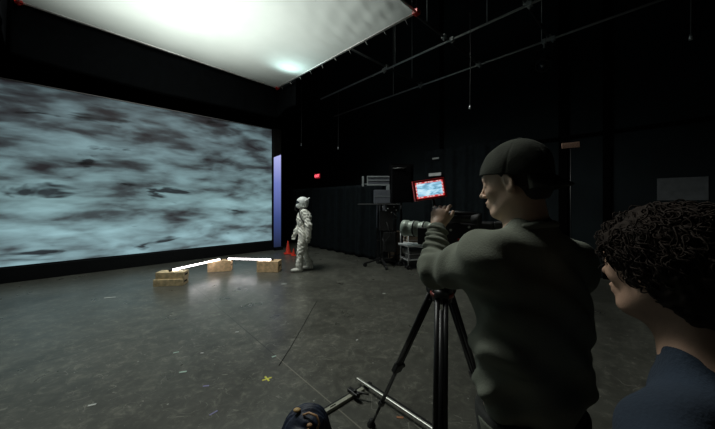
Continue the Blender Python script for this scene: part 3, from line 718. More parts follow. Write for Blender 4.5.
# fluid head
t = thing('fluid_head', 'black fluid head with pan handle on top of the tripod', 'tripod head', BT+[0, 0, .02])
q = MB(); q.lathe([(.021, .045), (.05, .05), (.06, .04)], BT, n=28); q.box(BT+[0, 0, .078], (.11, .09, .05), rotz(2.4)); q.cyl(BT+[-.06, -.04, .075], BT+[.06, .04, .075], .028); q.build('head_body', metalb, t, bevel=.006)
CF = np.array([math.cos(2.5), math.sin(2.5), 0]); CL = np.array([-CF[1], CF[0], 0])        # the camera points this way
RC = np.stack([CF, CL, np.array([0, 0, 1.])], 1)
MB().box(BT+[.03, 0, .116], (.20, .07, .022), RC).build('top_plate', metalb, t, bevel=.004)
MB().tube([BT+[.05, -.02, .08], BT+[.16, -.06, .03], BT+[.24, -.10, -.02]], .009, 8).build('pan_handle', metalb, t)
CB = np.array([.520, 1.47, 1.467])
def cl(x, y, z): return CB+RC@np.array([x, y, z])
t = thing('film_camera', 'black film camera with grey-green lens, held by the capped person', 'camera', (CB[0], CB[1], 1.33))
q = MB(); q.box(cl(-.02, 0, -.02), (.20, .12, .14), RC); q.box(cl(-.01, 0, -.115), (.24, .08, .045), RC); q.box(cl(-.15, 0, -.01), (.07, .10, .13), RC); q.build('camera_body', plastic, t, bevel=.008)
MB().box(cl(-.215, 0, -.01), (.055, .09, .14), RC).build('battery', mat('battery_black', (.025, .025, .025), .5), t, bevel=.006)
q = MB(); q.cyl(cl(.06, 0, .08), cl(.06, 0, .04), .010); q.cyl(cl(-.10, 0, .08), cl(-.10, 0, .04), .010); q.tube([cl(-.12, 0, .085), cl(.0, 0, .095), cl(.10, 0, .085)], .013, 10); q.build('top_handle', metalb, t)
LA = cl(.08, 0, 0.0)
MB().lathe([(0, .036), (.02, .036), (.024, .041), (.05, .041), (.054, .038), (.075, .038), (.08, .043), (.108, .043), (.112, .040), (.135, .040), (.14, .045), (.168, .045), (.172, .042), (.19, .042), (.20, .047), (.228, .047), (.228, .04)], LA, CF, n=36).build('lens', lensm, t)
for d0, r_ in ((.036, .0425), (.094, .0445), (.154, .0465)):
    lo = MB().lathe([(d0-.005, r_-.002), (d0-.004, r_), (d0+.004, r_), (d0+.005, r_-.002)], LA, CF, n=36); lo.build('focus_ring', rubber, t)
MB().lathe([(.222, .039), (.224, .02), (.2245, .001)], LA, CF, n=30).build('lens_glass', glass, t)
q = MB(); q.cyl(cl(.02, .02, -.095), cl(.33, .02, -.095), .0075); q.cyl(cl(.02, -.04, -.095), cl(.33, -.04, -.095), .0075); q.build('support_rod', steel, t)
MB().box(cl(.16, .065, -.03), (.05, .03, .09), RC).build('focus_motor', plastic, t, bevel=.004)
# viewfinder
q = MB(); q.cyl(cl(-.10, .09, .07), cl(.04, .09, .07), .020); q.box(cl(-.0, .06, .07), (.03, .08, .03), RC); q.build('viewfinder', plastic, t)
MB().lathe([(0, .020), (.03, .028), (.04, .026)], cl(-.10, .09, .07), -CF, n=24).build('eyecup', rubber, t)
for k, (a, m2) in enumerate((((-.06, .0615, -.01), steel), ((-.03, .0615, -.035), red), ((.01, .0615, .01), steel), ((-.08, .0615, .03), steel), ((.03, .0615, -.04), red))):
    MB().cyl(cl(a[0], a[1]-.004, a[2]), cl(a[0], a[1]+.004, a[2]), .006, n=12).build('button', m2, t)
MB().cyl(cl(-.06, .062, -.055), cl(-.06, .064, -.055), .003, n=8).build('tally_light', glow('tally', (1, .08, .04), 2.), t)
# cables
for k in range(4):
    MB().tube([cl(-.05+.03*k, .06, -.06), cl(-.02+.03*k, .11, -.13-.02*k), cl(.05+.02*k, .09, -.14), cl(.09, .05, -.06)], .0045, 7).build('cable', rubber, t)
# red-framed monitor
mc = np.array([(429.3-357.5)/280*1.42, 1.42, H0+(202-189.3)/280*1.42])
fdir = np.array([.12, -1., .02]); fdir /= np.linalg.norm(fdir)                              # screen faces the operator and the camera
rx = np.cross([0, 0, 1.], fdir); rx /= np.linalg.norm(rx); up = np.cross(fdir, rx)
rl = math.radians(8.5); rx, up = rx*math.cos(rl)+up*math.sin(rl), up*math.cos(rl)-rx*math.sin(rl)
RM = np.stack([rx, -fdir, up], 1)
t = thing('camera_monitor', 'small bright monitor in a red frame mounted on the film camera', 'monitor', mc-[0, 0, .06])
w2, h2 = .167, .098
q = MB()
for s_ in (-1, 1):
    q.box(mc+RM@np.array([0, 0, s_*(h2/2-.004)]), (w2, .024, .010), RM); q.box(mc+RM@np.array([s_*(w2/2-.005), 0, 0]), (.010, .024, h2), RM)
q.build('red_frame', glow('red_frame_plastic', (.0, .0, .0), 0.) if False else mat('red_frame', (.75, .02, .025), .35), t, bevel=.003)
MB().box(mc+RM@np.array([0, .008, 0]), (w2-.01, .02, h2-.01), RM).build('housing', plastic, t, bevel=.003)
q = MB(); q.add([RM@np.array(p_) for p_ in ((-.066, 0, -.031), (.066, 0, -.031), (.066, 0, .034), (-.066, 0, .034))], [(0, 1, 2, 3)])
V_ = [np.array(p_) for p_ in ((-.066, 0, -.031), (.066, 0, -.031), (.066, 0, .033), (-.066, 0, .033))]
o = link_mesh('display', V_, [(0, 1, 2, 3)], monitor_material(), origin=(0, 0, 0)); o.parent = t
def place(o, pos):
    M = Matrix([list(RM[0])+[0], list(RM[1])+[0], list(RM[2])+[0], [0, 0, 0, 1]]); o.rotation_euler = M.to_euler(); o.location = tuple(pos-WL[t])
place(o, mc+RM@np.array([0, -.0065, 0]))
bz = glow('status_white', (1., .86, .86), .75); rz = glow('status_red', (.9, .05, .05), .7)
q = MB(); q.box(mc+RM@np.array([0, -.0030, 0]), (.148, .002, .082), RM); q.build('bezel', rz, t)
q = MB()
for k in range(9):
    xk = -.060+.015*k
    if k in (2, 6): continue
    for z_ in (-.0355, .0375): q.box(mc+RM@np.array([xk, -.0068, z_]), (.009+.003*(k % 2), .001, .0035), RM)
for k in range(4): 
    for x_ in (-.0695, .0695): q.box(mc+RM@np.array([x_, -.0068, -.024+.016*k]), (.003, .001, .009), RM)
q.build('status_marks', bz, t)
q = MB(); q.tube([mc+RM@np.array([.02, .02, -.045]), mc+[.04, .04, -.10], cl(.05, .0, .09)], .008, 8); q.ball(mc+[.04, .04, -.10], (.016,)*3, 8); q.build('mount_arm', metalb, t)

# ------------------------------------------------------------------ people
def Rfwd(yaw, pitch=0., roll=0.):   # local x forward, y left, z up
    return np.array(Euler((roll, pitch, yaw), 'XYZ').to_matrix())
def head_sdf(s, T, R, neck_to, nr=.053):
    s.frame(T, R)
    s.ell((-.012, 0, .030), (.098, .077, .088), k=.0)
    s.ell((.022, 0, -.030), (.064, .060, .080), k=.03)
    s.ell((.066, 0, .035), (.024, .050, .036), k=.03)                 # forehead
    for y in (-1, 1):
        s.cone((-.018, y*.056, -.045), (.050, y*.026, -.096), .016, .016, k=.03)
        s.ell((.062, y*.036, -.026), (.023, .020, .022), k=.022)
        s.cone((.072, y*.040, .019), (.086, y*.008, .018), .008, .008, k=.016)
    s.ell((.068, 0, -.100), (.024, .028, .019), k=.028)               # chin
    s.ell((.078, 0, -.064), (.020, .028, .022), k=.018)               # muzzle
    for y in (-1, 1): s.ell((.094, y*.031, .001), (.014, .015, .010), k=.012, op='s')
    for y in (-1, 1):
        s.cone((.079, y*.020, .001), (.075, y*.044, -.001), .0105, .0095, k=.006)
    s.cone((.090, 0, .012), (.111, 0, -.025), .0070, .0085, k=.012)
    s.ell((.113, 0, -.029), (.011, .0095, .0090), k=.006)
    for y in (-1, 1): s.ell((.099, y*.012, -.034), (.010, .007, .0075), k=.006)
    s.ell((.094, 0, -.0585), (.010, .022, .0060), k=.006)
    s.ell((.092, 0, -.0715), (.010, .019, .0070), k=.006)
    s.cone((.103, -.014, -.0650), (.103, .014, -.0650), .0022, k=.004, op='s')
    for y in (-1, 1):
        Re = np.array(Euler((0, .22, -y*.35), 'XYZ').to_matrix())
        s.ell((-.012, y*.080, -.008), (.018, .0065, .031), k=.006, R=Re)
        s.ell((-.008, y*.086, -.006), (.010, .005, .019), k=.004, R=Re, op='s')
        s.ell((-.010, y*.078, -.034), (.009, .006, .010), k=.006)
    s.frame()
    a = np.array(T)+R@np.array([-.028, 0, -.05]); s.cone(a, neck_to, nr, nr+.005, k=.03)
    s.cone(np.array(T)+R@np.array([.02, 0, -.09]), np.array(neck_to)+(R@np.array([.03, 0, 0])), .028, .04, k=.04)
def hand_sdf(s, wrist, xd, zd, curl, thumb_side, spread=.05, tc=.5):
    x = np.array(xd, float); x /= np.linalg.norm(x); z = np.array(zd, float); z -= x*(z@x); z /= np.linalg.norm(z); y = np.cross(z, x)*thumb_side
    w = np.array(wrist, float); L = lambda a, b, c: w+x*a+y*b+z*c
    Rm = np.stack([x, np.cross(z, x), z], 1)
    s.frame(); s.ell(L(.045, .0, 0), (.050, .038, .015), k=.015, R=Rm); s.ell(L(.07, -.002, 0), (.026, .041, .012), k=.012, R=Rm)
    s.cone(L(-.04, 0, 0), L(.02, 0, 0), .026, .024, k=.02)
    s.cone(L(.010, .018, -.006), L(.045, .036, -.010), .016, .012, k=.012)
    for i, (yy, ln) in enumerate(((.030, .074), (.0105, .083), (-.0095, .077), (-.029, .060))):
        p = L(.083, yy, .001); ang = 0.; cu = curl[i]; sp = spread*(1.2-i*.8)
        for q_, (fr, rr, ca) in enumerate(((.45, .0092, .9), (.30, .0082, 1.2), (.25, .0074, .8))):
            ang += cu*ca; d = x*math.cos(ang)-z*math.sin(ang)+y*math.sin(sp); d /= np.linalg.norm(d); e = p+d*ln*fr
            s.cone(p, e, rr, rr-.0008, k=.004); p = e
    a = L(.043, .036, -.010); b_ = L(.070, .050-.01*tc, -.012-.018*tc); c_ = L(.092, .052-.022*tc, -.018-.034*tc)
    s.cone(a, b_, .0115, .010, k=.006); s.cone(b_, c_, .0098, .0085, k=.004)
def eyes(T, R, par):
    for y in (-1, 1):
        e = MB().ball(np.array(T)+R@np.array([.0795, y*.031, .0005]), (.0105,)*3, 12, R).build('eye', eyew, par)
        MB().ball(np.array(T)+R@np.array([.0875, y*.031, .0005]), (.003, .005, .005), 8, R).build('iris', mat('iris_brown', (.05, .03, .02), .2), e)
def shoe(c, yaw, par, m=shoem, mold=rubber, sc=1.):
    R = rotz(yaw); s = SDF(np.array(c)+[-.22, -.22, -.02], np.array(c)+[.22, .22, .17], .005); s.frame(c, R)
    s.ell((.055*sc, 0, .035), (.095*sc, .046*sc, .036), k=.02); s.ell((-.055*sc, 0, .045), (.055*sc, .038*sc, .045), k=.03); s.cone((-.045*sc, 0, .06), (-.045*sc, 0, .11), .045*sc, .046*sc, k=.03)
    s.cut((0, 0, -1), (0, 0, .012)); o = s.build('shoe', m, par)
    s = SDF(np.array(c)+[-.22, -.22, -.02], np.array(c)+[.22, .22, .06], .005); s.frame(c, R)
    s.ell((.055*sc, 0, .02), (.102*sc, .050*sc, .05), k=.02); s.ell((-.055*sc, 0, .02), (.060*sc, .042*sc, .05), k=.03); s.cut((0, 0, -1), (0, 0, .001)); s.cut((0, 0, 1), (0, 0, .024)); s.build('sole', mold, o)
def person_body(name_m, T, R, J, vox, par):
    """skin-covered body as one continuous surface; J holds world joints"""
    pts = np.array([T]+[np.array(v) for k_, v in J.items() if k_[:4] != 'hand' and k_ not in ('tf', 'tl')]); lo = pts.min(0)-.24; hi = pts.max(0)+.24; lo[2] = -.01; hi[2] = T[2]+.16
    s = SDF(lo, hi, vox)
    head_sdf(s, T, R, J['neck'])
    tl = J['tl']; f = J['tf']
    ch, hp = J['chest'], J['hip']; Rt = np.stack([f, tl, np.array([0, 0, 1.])], 1)
    s.ell(ch, (.105, .155, .19), k=.04, R=Rt); s.ell((ch+hp)/2, (.09, .13, .2), k=.06, R=Rt); s.ell(hp, (.10, .155, .12), k=.06, R=Rt)
    for q_ in 'LR':
        s.cone(J['neck']+[0, 0, -.03], J['sh'+q_], .045, .05, k=.06)
        s.cone(J['sh'+q_], J['el'+q_], .048, .036, k=.03); s.cone(J['el'+q_], J['wr'+q_], .036, .025, k=.02)
        s.cone(J['hp'+q_], J['kn'+q_], .078, .052, k=.04); s.cone(J['kn'+q_], J['an'+q_], .052, .034, k=.02)
        s.cone(J['an'+q_], J['to'+q_], .033, .024, k=.02)
        hd = J['hand'+q_]; hand_sdf(s, J['wr'+q_], *hd)
    return s.build('body', name_m, par)

# ---- camera operator
T = np.array([.540, .970, 1.690]); R = Rfwd(math.radians(132), .17)
ty = math.radians(106); f = np.array([math.cos(ty), math.sin(ty), 0]); l = np.array([-f[1], f[0], 0])
ch = np.array([.595, .975, 1.28]); hp = np.array([.605, .985, .93])
J = dict(tf=f, tl=l, chest=ch, hip=hp, neck=np.array([.580, .935, 1.520]),
         shL=ch+l*.175+[0, 0, .165], shR=ch-l*.180+[0, 0, .125], elL=np.array([.322, 1.165, 1.335]), wrL=np.array([.378, 1.330, 1.500]),
         elR=np.array([.76, 1.25, 1.20]), wrR=np.array([.665, 1.40, 1.37]),
         hpL=hp+l*.09-[0, 0, .04], hpR=hp-l*.09-[0, 0, .04], knL=hp+l*.11+f*.03+[0, 0, -.44], knR=hp-l*.11+f*.02+[0, 0, -.44],
         anL=hp+l*.13-f*.02+[0, 0, -.86], anR=hp-l*.13-f*.02+[0, 0, -.86], toL=hp+l*.15+f*.13+[0, 0, -.895], toR=hp-l*.15+f*.13+[0, 0, -.895])
J['handL'] = ((.028, .030, .090), (-.45, -.85, .15), (.42, .62, .68, .72), -1, .05, -.2)
J['handR'] = ((-.35, .5, .5), (.7, .3, .5), (.5, .55, .6, .6), 1, .05, .5)
pr = thing('person', 'person in a backwards dark cap and green-grey sweatshirt reaching up to the film camera', 'person', (hp[0], hp[1], 0))
person_body(skin, T, R, J, .0042, pr); eyes(T, R, pr)
# hair under the cap
s = SDF(T-.16, T+.16, .004); s.frame(T, R); s.ell((-.016, 0, .028), (.100, .0805, .090), k=0)
s.ell((-.05, 0, -.03), (.062, .062, .06), k=.02); s.cut((.80, 0, -.6), (-.000, 0, .0)); s.cut((0, 0, -1), (0, 0, -.075)); s.ell((-.006, .084, -.012), (.024, .018, .036), k=.004, op='s'); s.ell((-.006, -.084, -.012), (.024, .018, .036), k=.004, op='s')
s.build('hair', hairm, pr)
# cap
cR = Rfwd(math.radians(132), -.04)          # rides higher at the forehead
def capp(x, y, z): return T+cR@np.array([x, y, z])
G = []
for i in range(41):
    th = (PI/2+.05)*i/40; row = []
    for k in range(145):
        ph = 2*PI*k/144; sm_ = abs(((ph+.52) % (PI/3))/(PI/3)-.5)*2
        bul = 1-.022*math.exp(-((1-sm_)/.05)**2)+.014*math.sin(5*ph+th*6)*math.sin(th)+.012*math.sin(9*ph-th*9)*math.sin(2*th)
        row.append(capp(-.002+.114*bul*math.sin(th)*math.cos(ph)-.012*math.cos(th), .088*bul*math.sin(th)**.92*math.sin(ph), .026+.118*math.cos(th) if th < PI/2 else .026-.118*(th-PI/2)))
    G.append(row)
co = MB().sheet(G).build('cap_crown', capm, pr, solid=.004)
MB().ball(capp(-.014, 0, .146), (.008, .008, .004), 8).build('cap_button', capm, co)
G = []
for i in range(9):
    a = i/8; row = []
    for k in range(21):
        ph = PI+(k/20-.5)*2.1; rr = 1+.48*a*(math.cos((k/20-.5)*2.6))**.6 if abs((k/20-.5)*2.6) < PI/2 else 1.
        row.append(capp(-.010+.108*rr*math.cos(ph), .087*(1+.1*a)*math.sin(ph), .022-.030*a-.030*a*abs(math.sin(ph))**2))
    G.append(row)
MB().sheet(G).build('cap_brim', capm, co, solid=.004)
MB().tube([capp(.104*math.cos(p_)-.004, .086*math.sin(p_), .022) for p_ in np.linspace(-.6, .6, 14)], .007, 8).build('cap_strap', capm, co)
# sweatshirt
lo = np.array([.16, .66, .80]); hi = np.array([1.0, 1.58, 1.66])
s = SDF(lo, hi, .0055); Rt = np.stack([f, l, np.array([0, 0, 1.])], 1)
s.ell(ch+[0, 0, .04], (.145, .190, .22), k=.05, R=Rt); s.ell(ch-[0, 0, .15]-f*.005, (.150, .200, .26), k=.08, R=Rt); s.ell(hp+[0, 0, .06]-f*.005, (.148, .192, .14), k=.06, R=Rt)
s.cone(J['neck']+[0, 0, -.045], J['shL']+[0, 0, .0], .070, .070, k=.05); s.cone(J['neck']+[0, 0, -.045], J['shR'], .070, .070, k=.05)
s.cone(J['neck']+[0, 0, -.05], J['neck']+[0, 0, .01], .082, .068, k=.03)
for q_, rs in (('L', (.078, .070, .044)), ('R', (.078, .068, .044))):
    sh, el, wr = J['sh'+q_], J['el'+q_], J['wr'+q_]; wv = (wr-el)/np.linalg.norm(wr-el)
    s.cone(sh, el, rs[0], rs[1], k=.04); s.cone(el, wr-wv*.04, rs[1]-.004, rs[2], k=.03)
    mid = (sh+el)/2-[0, 0, .03]; s.cone(sh-[0, 0, .05], mid, .07, .055, k=.06)
el, wr, sh = J['elL'], J['wrL'], J['shL']
wv = (wr-el)/np.linalg.norm(wr-el); av = (el-sh)/np.linalg.norm(el-sh)
def folds(X, Y, Z):
    tf = (X-el[0])*wv[0]+(Y-el[1])*wv[1]+(Z-el[2])*wv[2]; df = np.sqrt((X-el[0]-tf*wv[0])**2+(Y-el[1]-tf*wv[1])**2+(Z-el[2]-tf*wv[2])**2)
    w1 = np.exp(-(df/.085)**4)*np.clip((tf+.05)/.06, 0, 1)*np.clip((.28-tf)/.05, 0, 1)
    d = .0075*w1*np.sin(tf*150+(X-Y)*38+3*np.sin(Z*30))
    ta = (X-sh[0])*av[0]+(Y-sh[1])*av[1]+(Z-sh[2])*av[2]; w2 = np.exp(-((ta-.12)/.14)**2)
    d = d+.006*w2*np.sin((X*32-Z*50+Y*18)+2*np.sin(ta*22))*(Z > 1.1)
    w3 = np.clip((1.34-Z)/.15, 0, 1)
    d = d+.008*w3*np.sin(28*X+20*Z+2.2*np.sin(11*Z)+9*Y)+.006*w3*np.sin(46*Z-22*X+14*Y+3*np.sin(9*X))*np.clip((1.10-Z)/.1+.4, 0, 1)
    d = d+.005*np.sin(23*Z+31*X*1.0+5*np.sin(13*Y+6*Z))
    return d
s.disp(folds); s.cut((0, 0, -1), (0, 0, .875)); s.build('sweatshirt', sweat, pr, smooth=1)
# ribbed collar, cuff and hem
n_ = J['neck']; hdx = R@np.array([1, 0, 0])
ring = [n_+np.array([.066*math.cos(a), .066*math.sin(a), .004])-f*(.0)+f*math.cos(a-ty)*.0+np.array([0, 0, -.020*math.cos(a-ty)+.008]) for a in np.linspace(0, 2*PI, 33)]
MB().tube(ring, .0115, 10).build('collar', sweatrib, pr)
for q_ in 'LR':
    wr, el = J['wr'+q_], J['el'+q_]; wv2 = (wr-el)/np.linalg.norm(wr-el)
    MB().lathe([(-.065, .040), (-.06, .044), (-.045, .046), (-.03, .044), (-.012, .041), (.0, .037), (.0, .032)], wr, wv2, n=26).build('cuff', sweatrib, pr)
s = SDF([.3, .7, .80], [.95, 1.3, .94], .005); s.ell(hp+[0, 0, -.04]-f*.005, (.148, .198, .30), k=.0, R=Rt)
s.disp(lambda X, Y, Z: .003*np.sin(26*X+9*Y)); s.cut((0, 0, -1), (0, 0, .835)); s.cut((0, 0, 1), (0, 0, .895)); s.build('hem', sweatrib, pr)
# trousers
s = SDF([.25, .65, .04], [1.0, 1.35, .95], .006)
s.ell(hp+[0, 0, -.03], (.128, .176, .11), k=.04, R=Rt)
for q_ in 'LR': s.cone(J['hp'+q_], J['kn'+q_], .100, .076, k=.03); s.cone(J['kn'+q_], J['an'+q_], .076, .062, k=.03)
s.disp(lambda X, Y, Z: .005*np.sin(35*Z+20*X+4*np.sin(15*Y))); s.cut((0, 0, 1), (0, 0, .915)); s.cut((0, 0, -1), (0, 0, .07)); s.build('trousers', trousm, pr)
for q_ in 'LR': a = J['an'+q_]; shoe((a[0]+f[0]*.045, a[1]+f[1]*.045, 0), ty, pr)

# ---- curly-haired onlooker
T = np.array([.655, .600, 1.487]); R = Rfwd(math.radians(103), .10)
ty2 = math.radians(112); f = np.array([math.cos(ty2), math.sin(ty2), 0]); l = np.array([-f[1], f[0], 0])
ch = np.array([.712, .560, 1.065]); hp = np.array([.70, .55, .80])
J = dict(tf=f, tl=l, chest=ch, hip=hp, neck=np.array([.702, .550, 1.316]),
         shL=ch+l*.180+[0, 0, .115], shR=ch-l*.170+[0, 0, .115], elL=ch+l*.20+[0, 0, -.16], elR=ch-l*.20+[0, 0, -.16], wrL=ch+l*.19+f*.09+[0, 0, -.38], wrR=ch-l*.19+f*.09+[0, 0, -.38],
         hpL=hp+l*.085-[0, 0, .04], hpR=hp-l*.085-[0, 0, .04], knL=hp+l*.095+f*.02+[0, 0, -.37], knR=hp-l*.095+f*.02+[0, 0, -.37],
         anL=hp+l*.10-f*.02+[0, 0, -.73], anR=hp-l*.10-f*.02+[0, 0, -.73], toL=hp+l*.11+f*.12+[0, 0, -.765], toR=hp-l*.11+f*.12+[0, 0, -.765])
J['handL'] = (tuple(f*.25+[0, 0, -1]), tuple(l), (.25, .3, .32, .35), -1, .03, .3)
J['handR'] = (tuple(f*.25+[0, 0, -1]), tuple(-l), (.25, .3, .32, .35), 1, .03, .3)
# thumbs point forward on both hands
pr = thing('person', 'person with dark curly hair and navy t-shirt in profile, nearest at the right edge', 'person', (hp[0], hp[1], 0))
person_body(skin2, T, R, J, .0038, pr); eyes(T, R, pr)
s = SDF(T-.22, T+.22, .0045); s.frame(T, R)
s.ell((-.018, 0, .030), (.115, .095, .098), k=0); s.ell((-.060, 0, -.03), (.075, .085, .085), k=.04); s.ell((.05, 0, .055), (.045, .066, .036), k=.03)
s.ell((.100, 0, -.045), (.070, .085, .085), k=.015, op='s'); s.ell((.035, 0, -.12), (.09, .10, .08), k=.02, op='s')
s.disp(lambda X, Y, Z: .007*np.sin(95*X+4*np.sin(60*Z))*np.sin(88*Y+3*np.sin(70*X))*np.sin(92*Z+3*np.sin(50*Y)))
ho = s.build('hair', hairc, pr)
curls = MB(); r_ = random.Random(3); cnt = 0; Vc, Fc = [], []
while cnt < 1700:
    a = r_.uniform(0, 2*PI); z = r_.uniform(-1, 1); q = np.array([math.sqrt(1-z*z)*math.cos(a), math.sqrt(1-z*z)*math.sin(a), z])
    p = np.array([-.022, 0, .026])+q*np.array([.105, .088, .091])
    if p[0] > .055 and p[2] < .050: continue
    if p[0] > -.0 and p[2] < .020: continue
    if p[2] < -.072: continue
    nr = q.copy(); dn = np.array([0.2*q[0], .2*q[1], -1.]); tang = dn-nr*(dn@nr); tang /= np.linalg.norm(tang)+1e-6
    side = np.cross(nr, tang); side /= np.linalg.norm(side)+1e-9; tang = tang+side*r_.uniform(-.9, .9); tang /= np.linalg.norm(tang)
    if p[0] > .03 and p[2] > .03: tang = tang*.7+np.array([.7, r_.uniform(-.4, .4), -.1]); tang /= np.linalg.norm(tang)
    ln = r_.uniform(.035, .062) if p[0] > .03 else r_.uniform(.04, .075); rad = r_.uniform(.005, .010); turns = r_.uniform(1.3, 2.8); ph = r_.uniform(0, 2*PI); lift = r_.uniform(.000, .022)
    side = np.cross(nr, tang); P = []
    for k in range(17):
        tt = k/16; c_ = p+tang*ln*tt+nr*(lift*math.sin(PI*min(1, tt*1.2))-.012*tt*tt)
        g = rad*min(1, tt*4)
        P.append(T+R@(c_+nr*.6*g*math.cos(ph+turns*2*PI*tt)+side*g*math.sin(ph+turns*2*PI*tt)))
    curls.tube(P, [.0022*(1-.65*(k/16)) for k in range(17)], 4); cnt += 1
cu_ = curls.build('curls', hairc, ho); cu_['kind'] = 'stuff'
# t-shirt
s = SDF([.30, .12, .62], [1.15, 1.0, 1.40], .0055); Rt = np.stack([f, l, np.array([0, 0, 1.])], 1)
s.ell(ch+[0, 0, -.01], (.125, .178, .165), k=.04, R=Rt); s.ell((ch+hp)/2, (.122, .165, .22), k=.06, R=Rt); s.ell(hp+[0, 0, .02], (.125, .18, .12), k=.05, R=Rt)
s.cone(J['neck']+[0, 0, -.055], J['shL']+[0, 0, .005], .062, .066, k=.05); s.cone(J['neck']+[0, 0, -.055], J['shR']+[0, 0, .005], .062, .066, k=.05)
s.cone(J['neck']+[0, 0, -.06], J['neck']+[0, 0, -.01], .086, .076, k=.03)
for q_ in 'LR':
    sh, el = J['sh'+q_], J['el'+q_]; s.cone(sh, sh+(el-sh)*.62, .070, .066, k=.03)
s.disp(lambda X, Y, Z: .004*np.sin(25*X+30*Z+4*np.sin(14*Y))+.003*np.sin(48*Z-20*Y+15*X)); s.cut((0, 0, -1), (0, 0, .70)); s.build('t_shirt', navy, pr, smooth=1)
n_ = J['neck']
MB().tube([n_+np.array([.069*math.cos(a), .069*math.sin(a), -.012-.016*math.cos(a-ty2)]) for a in np.linspace(0, 2*PI, 33)], .008, 8).build('collar', navy, pr)
s = SDF([.4, .2, .04], [1.1, .9, .82], .006); s.ell(hp+[0, 0, -.03], (.118, .168, .10), k=.04, R=Rt)
for q_ in 'LR': s.cone(J['hp'+q_], J['kn'+q_], .092, .066, k=.03); s.cone(J['kn'+q_], J['an'+q_], .066, .056, k=.03)
s.cut((0, 0, 1), (0, 0, .78)); s.cut((0, 0, -1), (0, 0, .065)); s.build('jeans', jeans, pr)
for q_ in 'LR': a = J['an'+q_]; shoe((a[0]+f[0]*.04, a[1]+f[1]*.04, 0), ty2, pr, sc=.92)

# ---- person in the white suit, walking left
A = np.array([-1.27, 6.60, 0.]); Ra = Rfwd(math.radians(194)); g = lambda x, y, z: A+Ra@np.array([x, y, z])
pr = thing('person', 'person in a white padded suit and white helmet walking left past the tubes', 'person', A)
s = SDF(A+[-.6, -.6, .0], A+[.6, .6, 1.80], .0075); s.frame(A, Ra)
s.ell((0, 0, 1.20), (.155, .205, .22), k=.03); s.ell((.0, 0, .98), (.15, .185, .16), k=.06); s.ell((-.02, 0, 1.26), (.16, .17, .15), k=.05)
s.cone((0, 0, 1.36), (.01, 0, 1.47), .10, .075, k=.04)
for y, el, wr in ((1, (-.10, .27, 1.10), (-.10, .27, .84)), (-1, (.05, -.26, 1.10), (.18, -.25, .87))):
    s.cone((0, y*.17, 1.37), el, .088, .070, k=.04); s.cone(el, wr, .070, .055, k=.03)
for y, kn, an in ((1, (.07, .10, .50), (.12, .09, .12)), (-1, (-.01, -.10, .50), (-.14, -.10, .13))):
    s.cone((0, y*.09, .90), kn, .115, .085, k=.05); s.cone(kn, an, .082, .062, k=.03)
s.disp(lambda X, Y, Z: .0035*np.sin(62*Z+12*np.sin(11*X+9*Y))+.006*np.sin(40*X+33*Y+24*Z)+.005*np.sin(28*Z-34*X+5*np.sin(14*Y+9*Z))+.003*np.sin(85*Z+60*X))
s.build('body_suit', whites, pr)
for y, an, yw in ((1, (.12, .09, .0), 0), (-1, (-.13, -.10, .0), 0)):
    c = g(*an); s = SDF(c+[-.25, -.25, -.02], c+[.25, .25, .28], .006); s.frame(c, Ra)
    s.ell((.06, 0, .045), (.12, .056, .048), k=.02); s.ell((-.03, 0, .05), (.07, .05, .055), k=.03); s.cone((-.03, 0, .06), (-.03, 0, .17), .062, .070, k=.03)
    s.cut((0, 0, -1), (0, 0, .002)); s.build('boot', whiteb, pr)
for y, wr, xd in ((1, (-.10, .27, .84), (.12, 0, -1)), (-1, (.18, -.25, .87), (.35, 0, -1))):
    w = g(*wr); s = SDF(w+[-.18, -.18, -.24], w+[.18, .18, .10], .005)
    hand_sdf(s, w+(Ra@np.array(xd))*.02, Ra@np.array(xd), Ra@np.array([0, y, 0]), (.35, .4, .42, .45), -1 if y > 0 else 1, .02, .3)
    s.disp(lambda X, Y, Z: -.006+0*X); s.cone(w+[0, 0, .05], w-[0, 0, .01], .052, .045, k=.01); s.build('glove', mat('pale_glove', (.50, .50, .45), .7), pr)
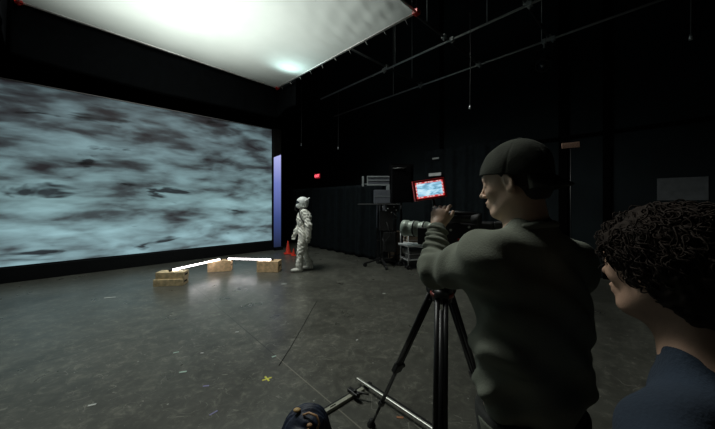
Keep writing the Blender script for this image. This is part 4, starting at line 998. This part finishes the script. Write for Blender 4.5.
# helmet
hc = g(.03, 0, 1.60); Rh = Ra
s = SDF(hc-.25, hc+.25, .005); s.frame(hc, Rh)
s.ell((-.01, 0, .02), (.145, .120, .125), k=0); s.ell((.045, 0, -.07), (.105, .088, .065), k=.04); s.ell((-.03, 0, -.07), (.10, .105, .06), k=.04)
s.ell((.120, 0, .010), (.085, .115, .036), k=.008, op='s')
s.ell((-.02, 0, -.16), (.10, .09, .05), k=.01, op='s')
ho = s.build('helmet', whiteh, pr)
MB().ball(hc+Rh@np.array([.012, 0, .008]), (.122, .112, .060), 16, Rh).build('visor', visorm, ho)
for y in (-1, 1):
    a = hc+Rh@np.array([-.06, y*.10, .03]); MB().tube([a, a+Rh@np.array([-.05, y*.015, .04]), a+Rh@np.array([-.105, y*.02, .095])], [.022, .017, .006], 8).build('fin', whiteh, ho)
    MB().cyl(hc+Rh@np.array([-.0, y*.105, .01]), hc+Rh@np.array([-.0, y*.128, .01]), .03, .026).build('hinge_disc', whiteh, ho)
MB().tube([g(.14, -.05, 1.54), g(.19, -.05, 1.50), g(.20, -.04, 1.44), g(.16, -.03, 1.40)], .011, 8).build('breathing_hose', rubber, pr)
cs = []
for a in np.linspace(0, 2*PI, 29): cs.append(g(.005+.098*math.cos(a), .088*math.sin(a), 1.475+.012*math.cos(a)))
MB().tube(cs, .014, 8).build('neck_seal', rubber, pr)
st = [g(.06, .10, 1.45), g(.10, .135, 1.40), g(.105, .17, 1.33), g(.07, .205, 1.25), g(.02, .225, 1.17), g(-.04, .235, 1.10), g(-.08, .22, 1.03), g(-.09, .20, .97)]
MB().tube(st, .012, 8).build('strap', rubber, pr)

# ------------------------------------------------------------------ camera, world, view
w = bpy.data.worlds.new('world'); bpy.context.scene.world = w; w.use_nodes = True
w.node_tree.nodes['Background'].inputs[0].default_value = (.5, .6, .7, 1); w.node_tree.nodes['Background'].inputs[1].default_value = .0
cd = bpy.data.cameras.new('camera'); co = bpy.data.objects.new('camera', cd); C.objects.link(co)
cd.sensor_width = 36; cd.lens = 36*280/715; cd.clip_start = .02; cd.clip_end = 60
co.location = (0, 0, H0); co.rotation_euler = (PI/2, 0, 0); cd.shift_y = -12.5/715
sc = bpy.context.scene; sc.camera = co
sc.view_settings.view_transform = 'Standard'; sc.view_settings.look = 'None'; sc.view_settings.gamma = 1
sc.view_settings.use_curve_mapping = False; sc.view_settings.exposure = 0.0
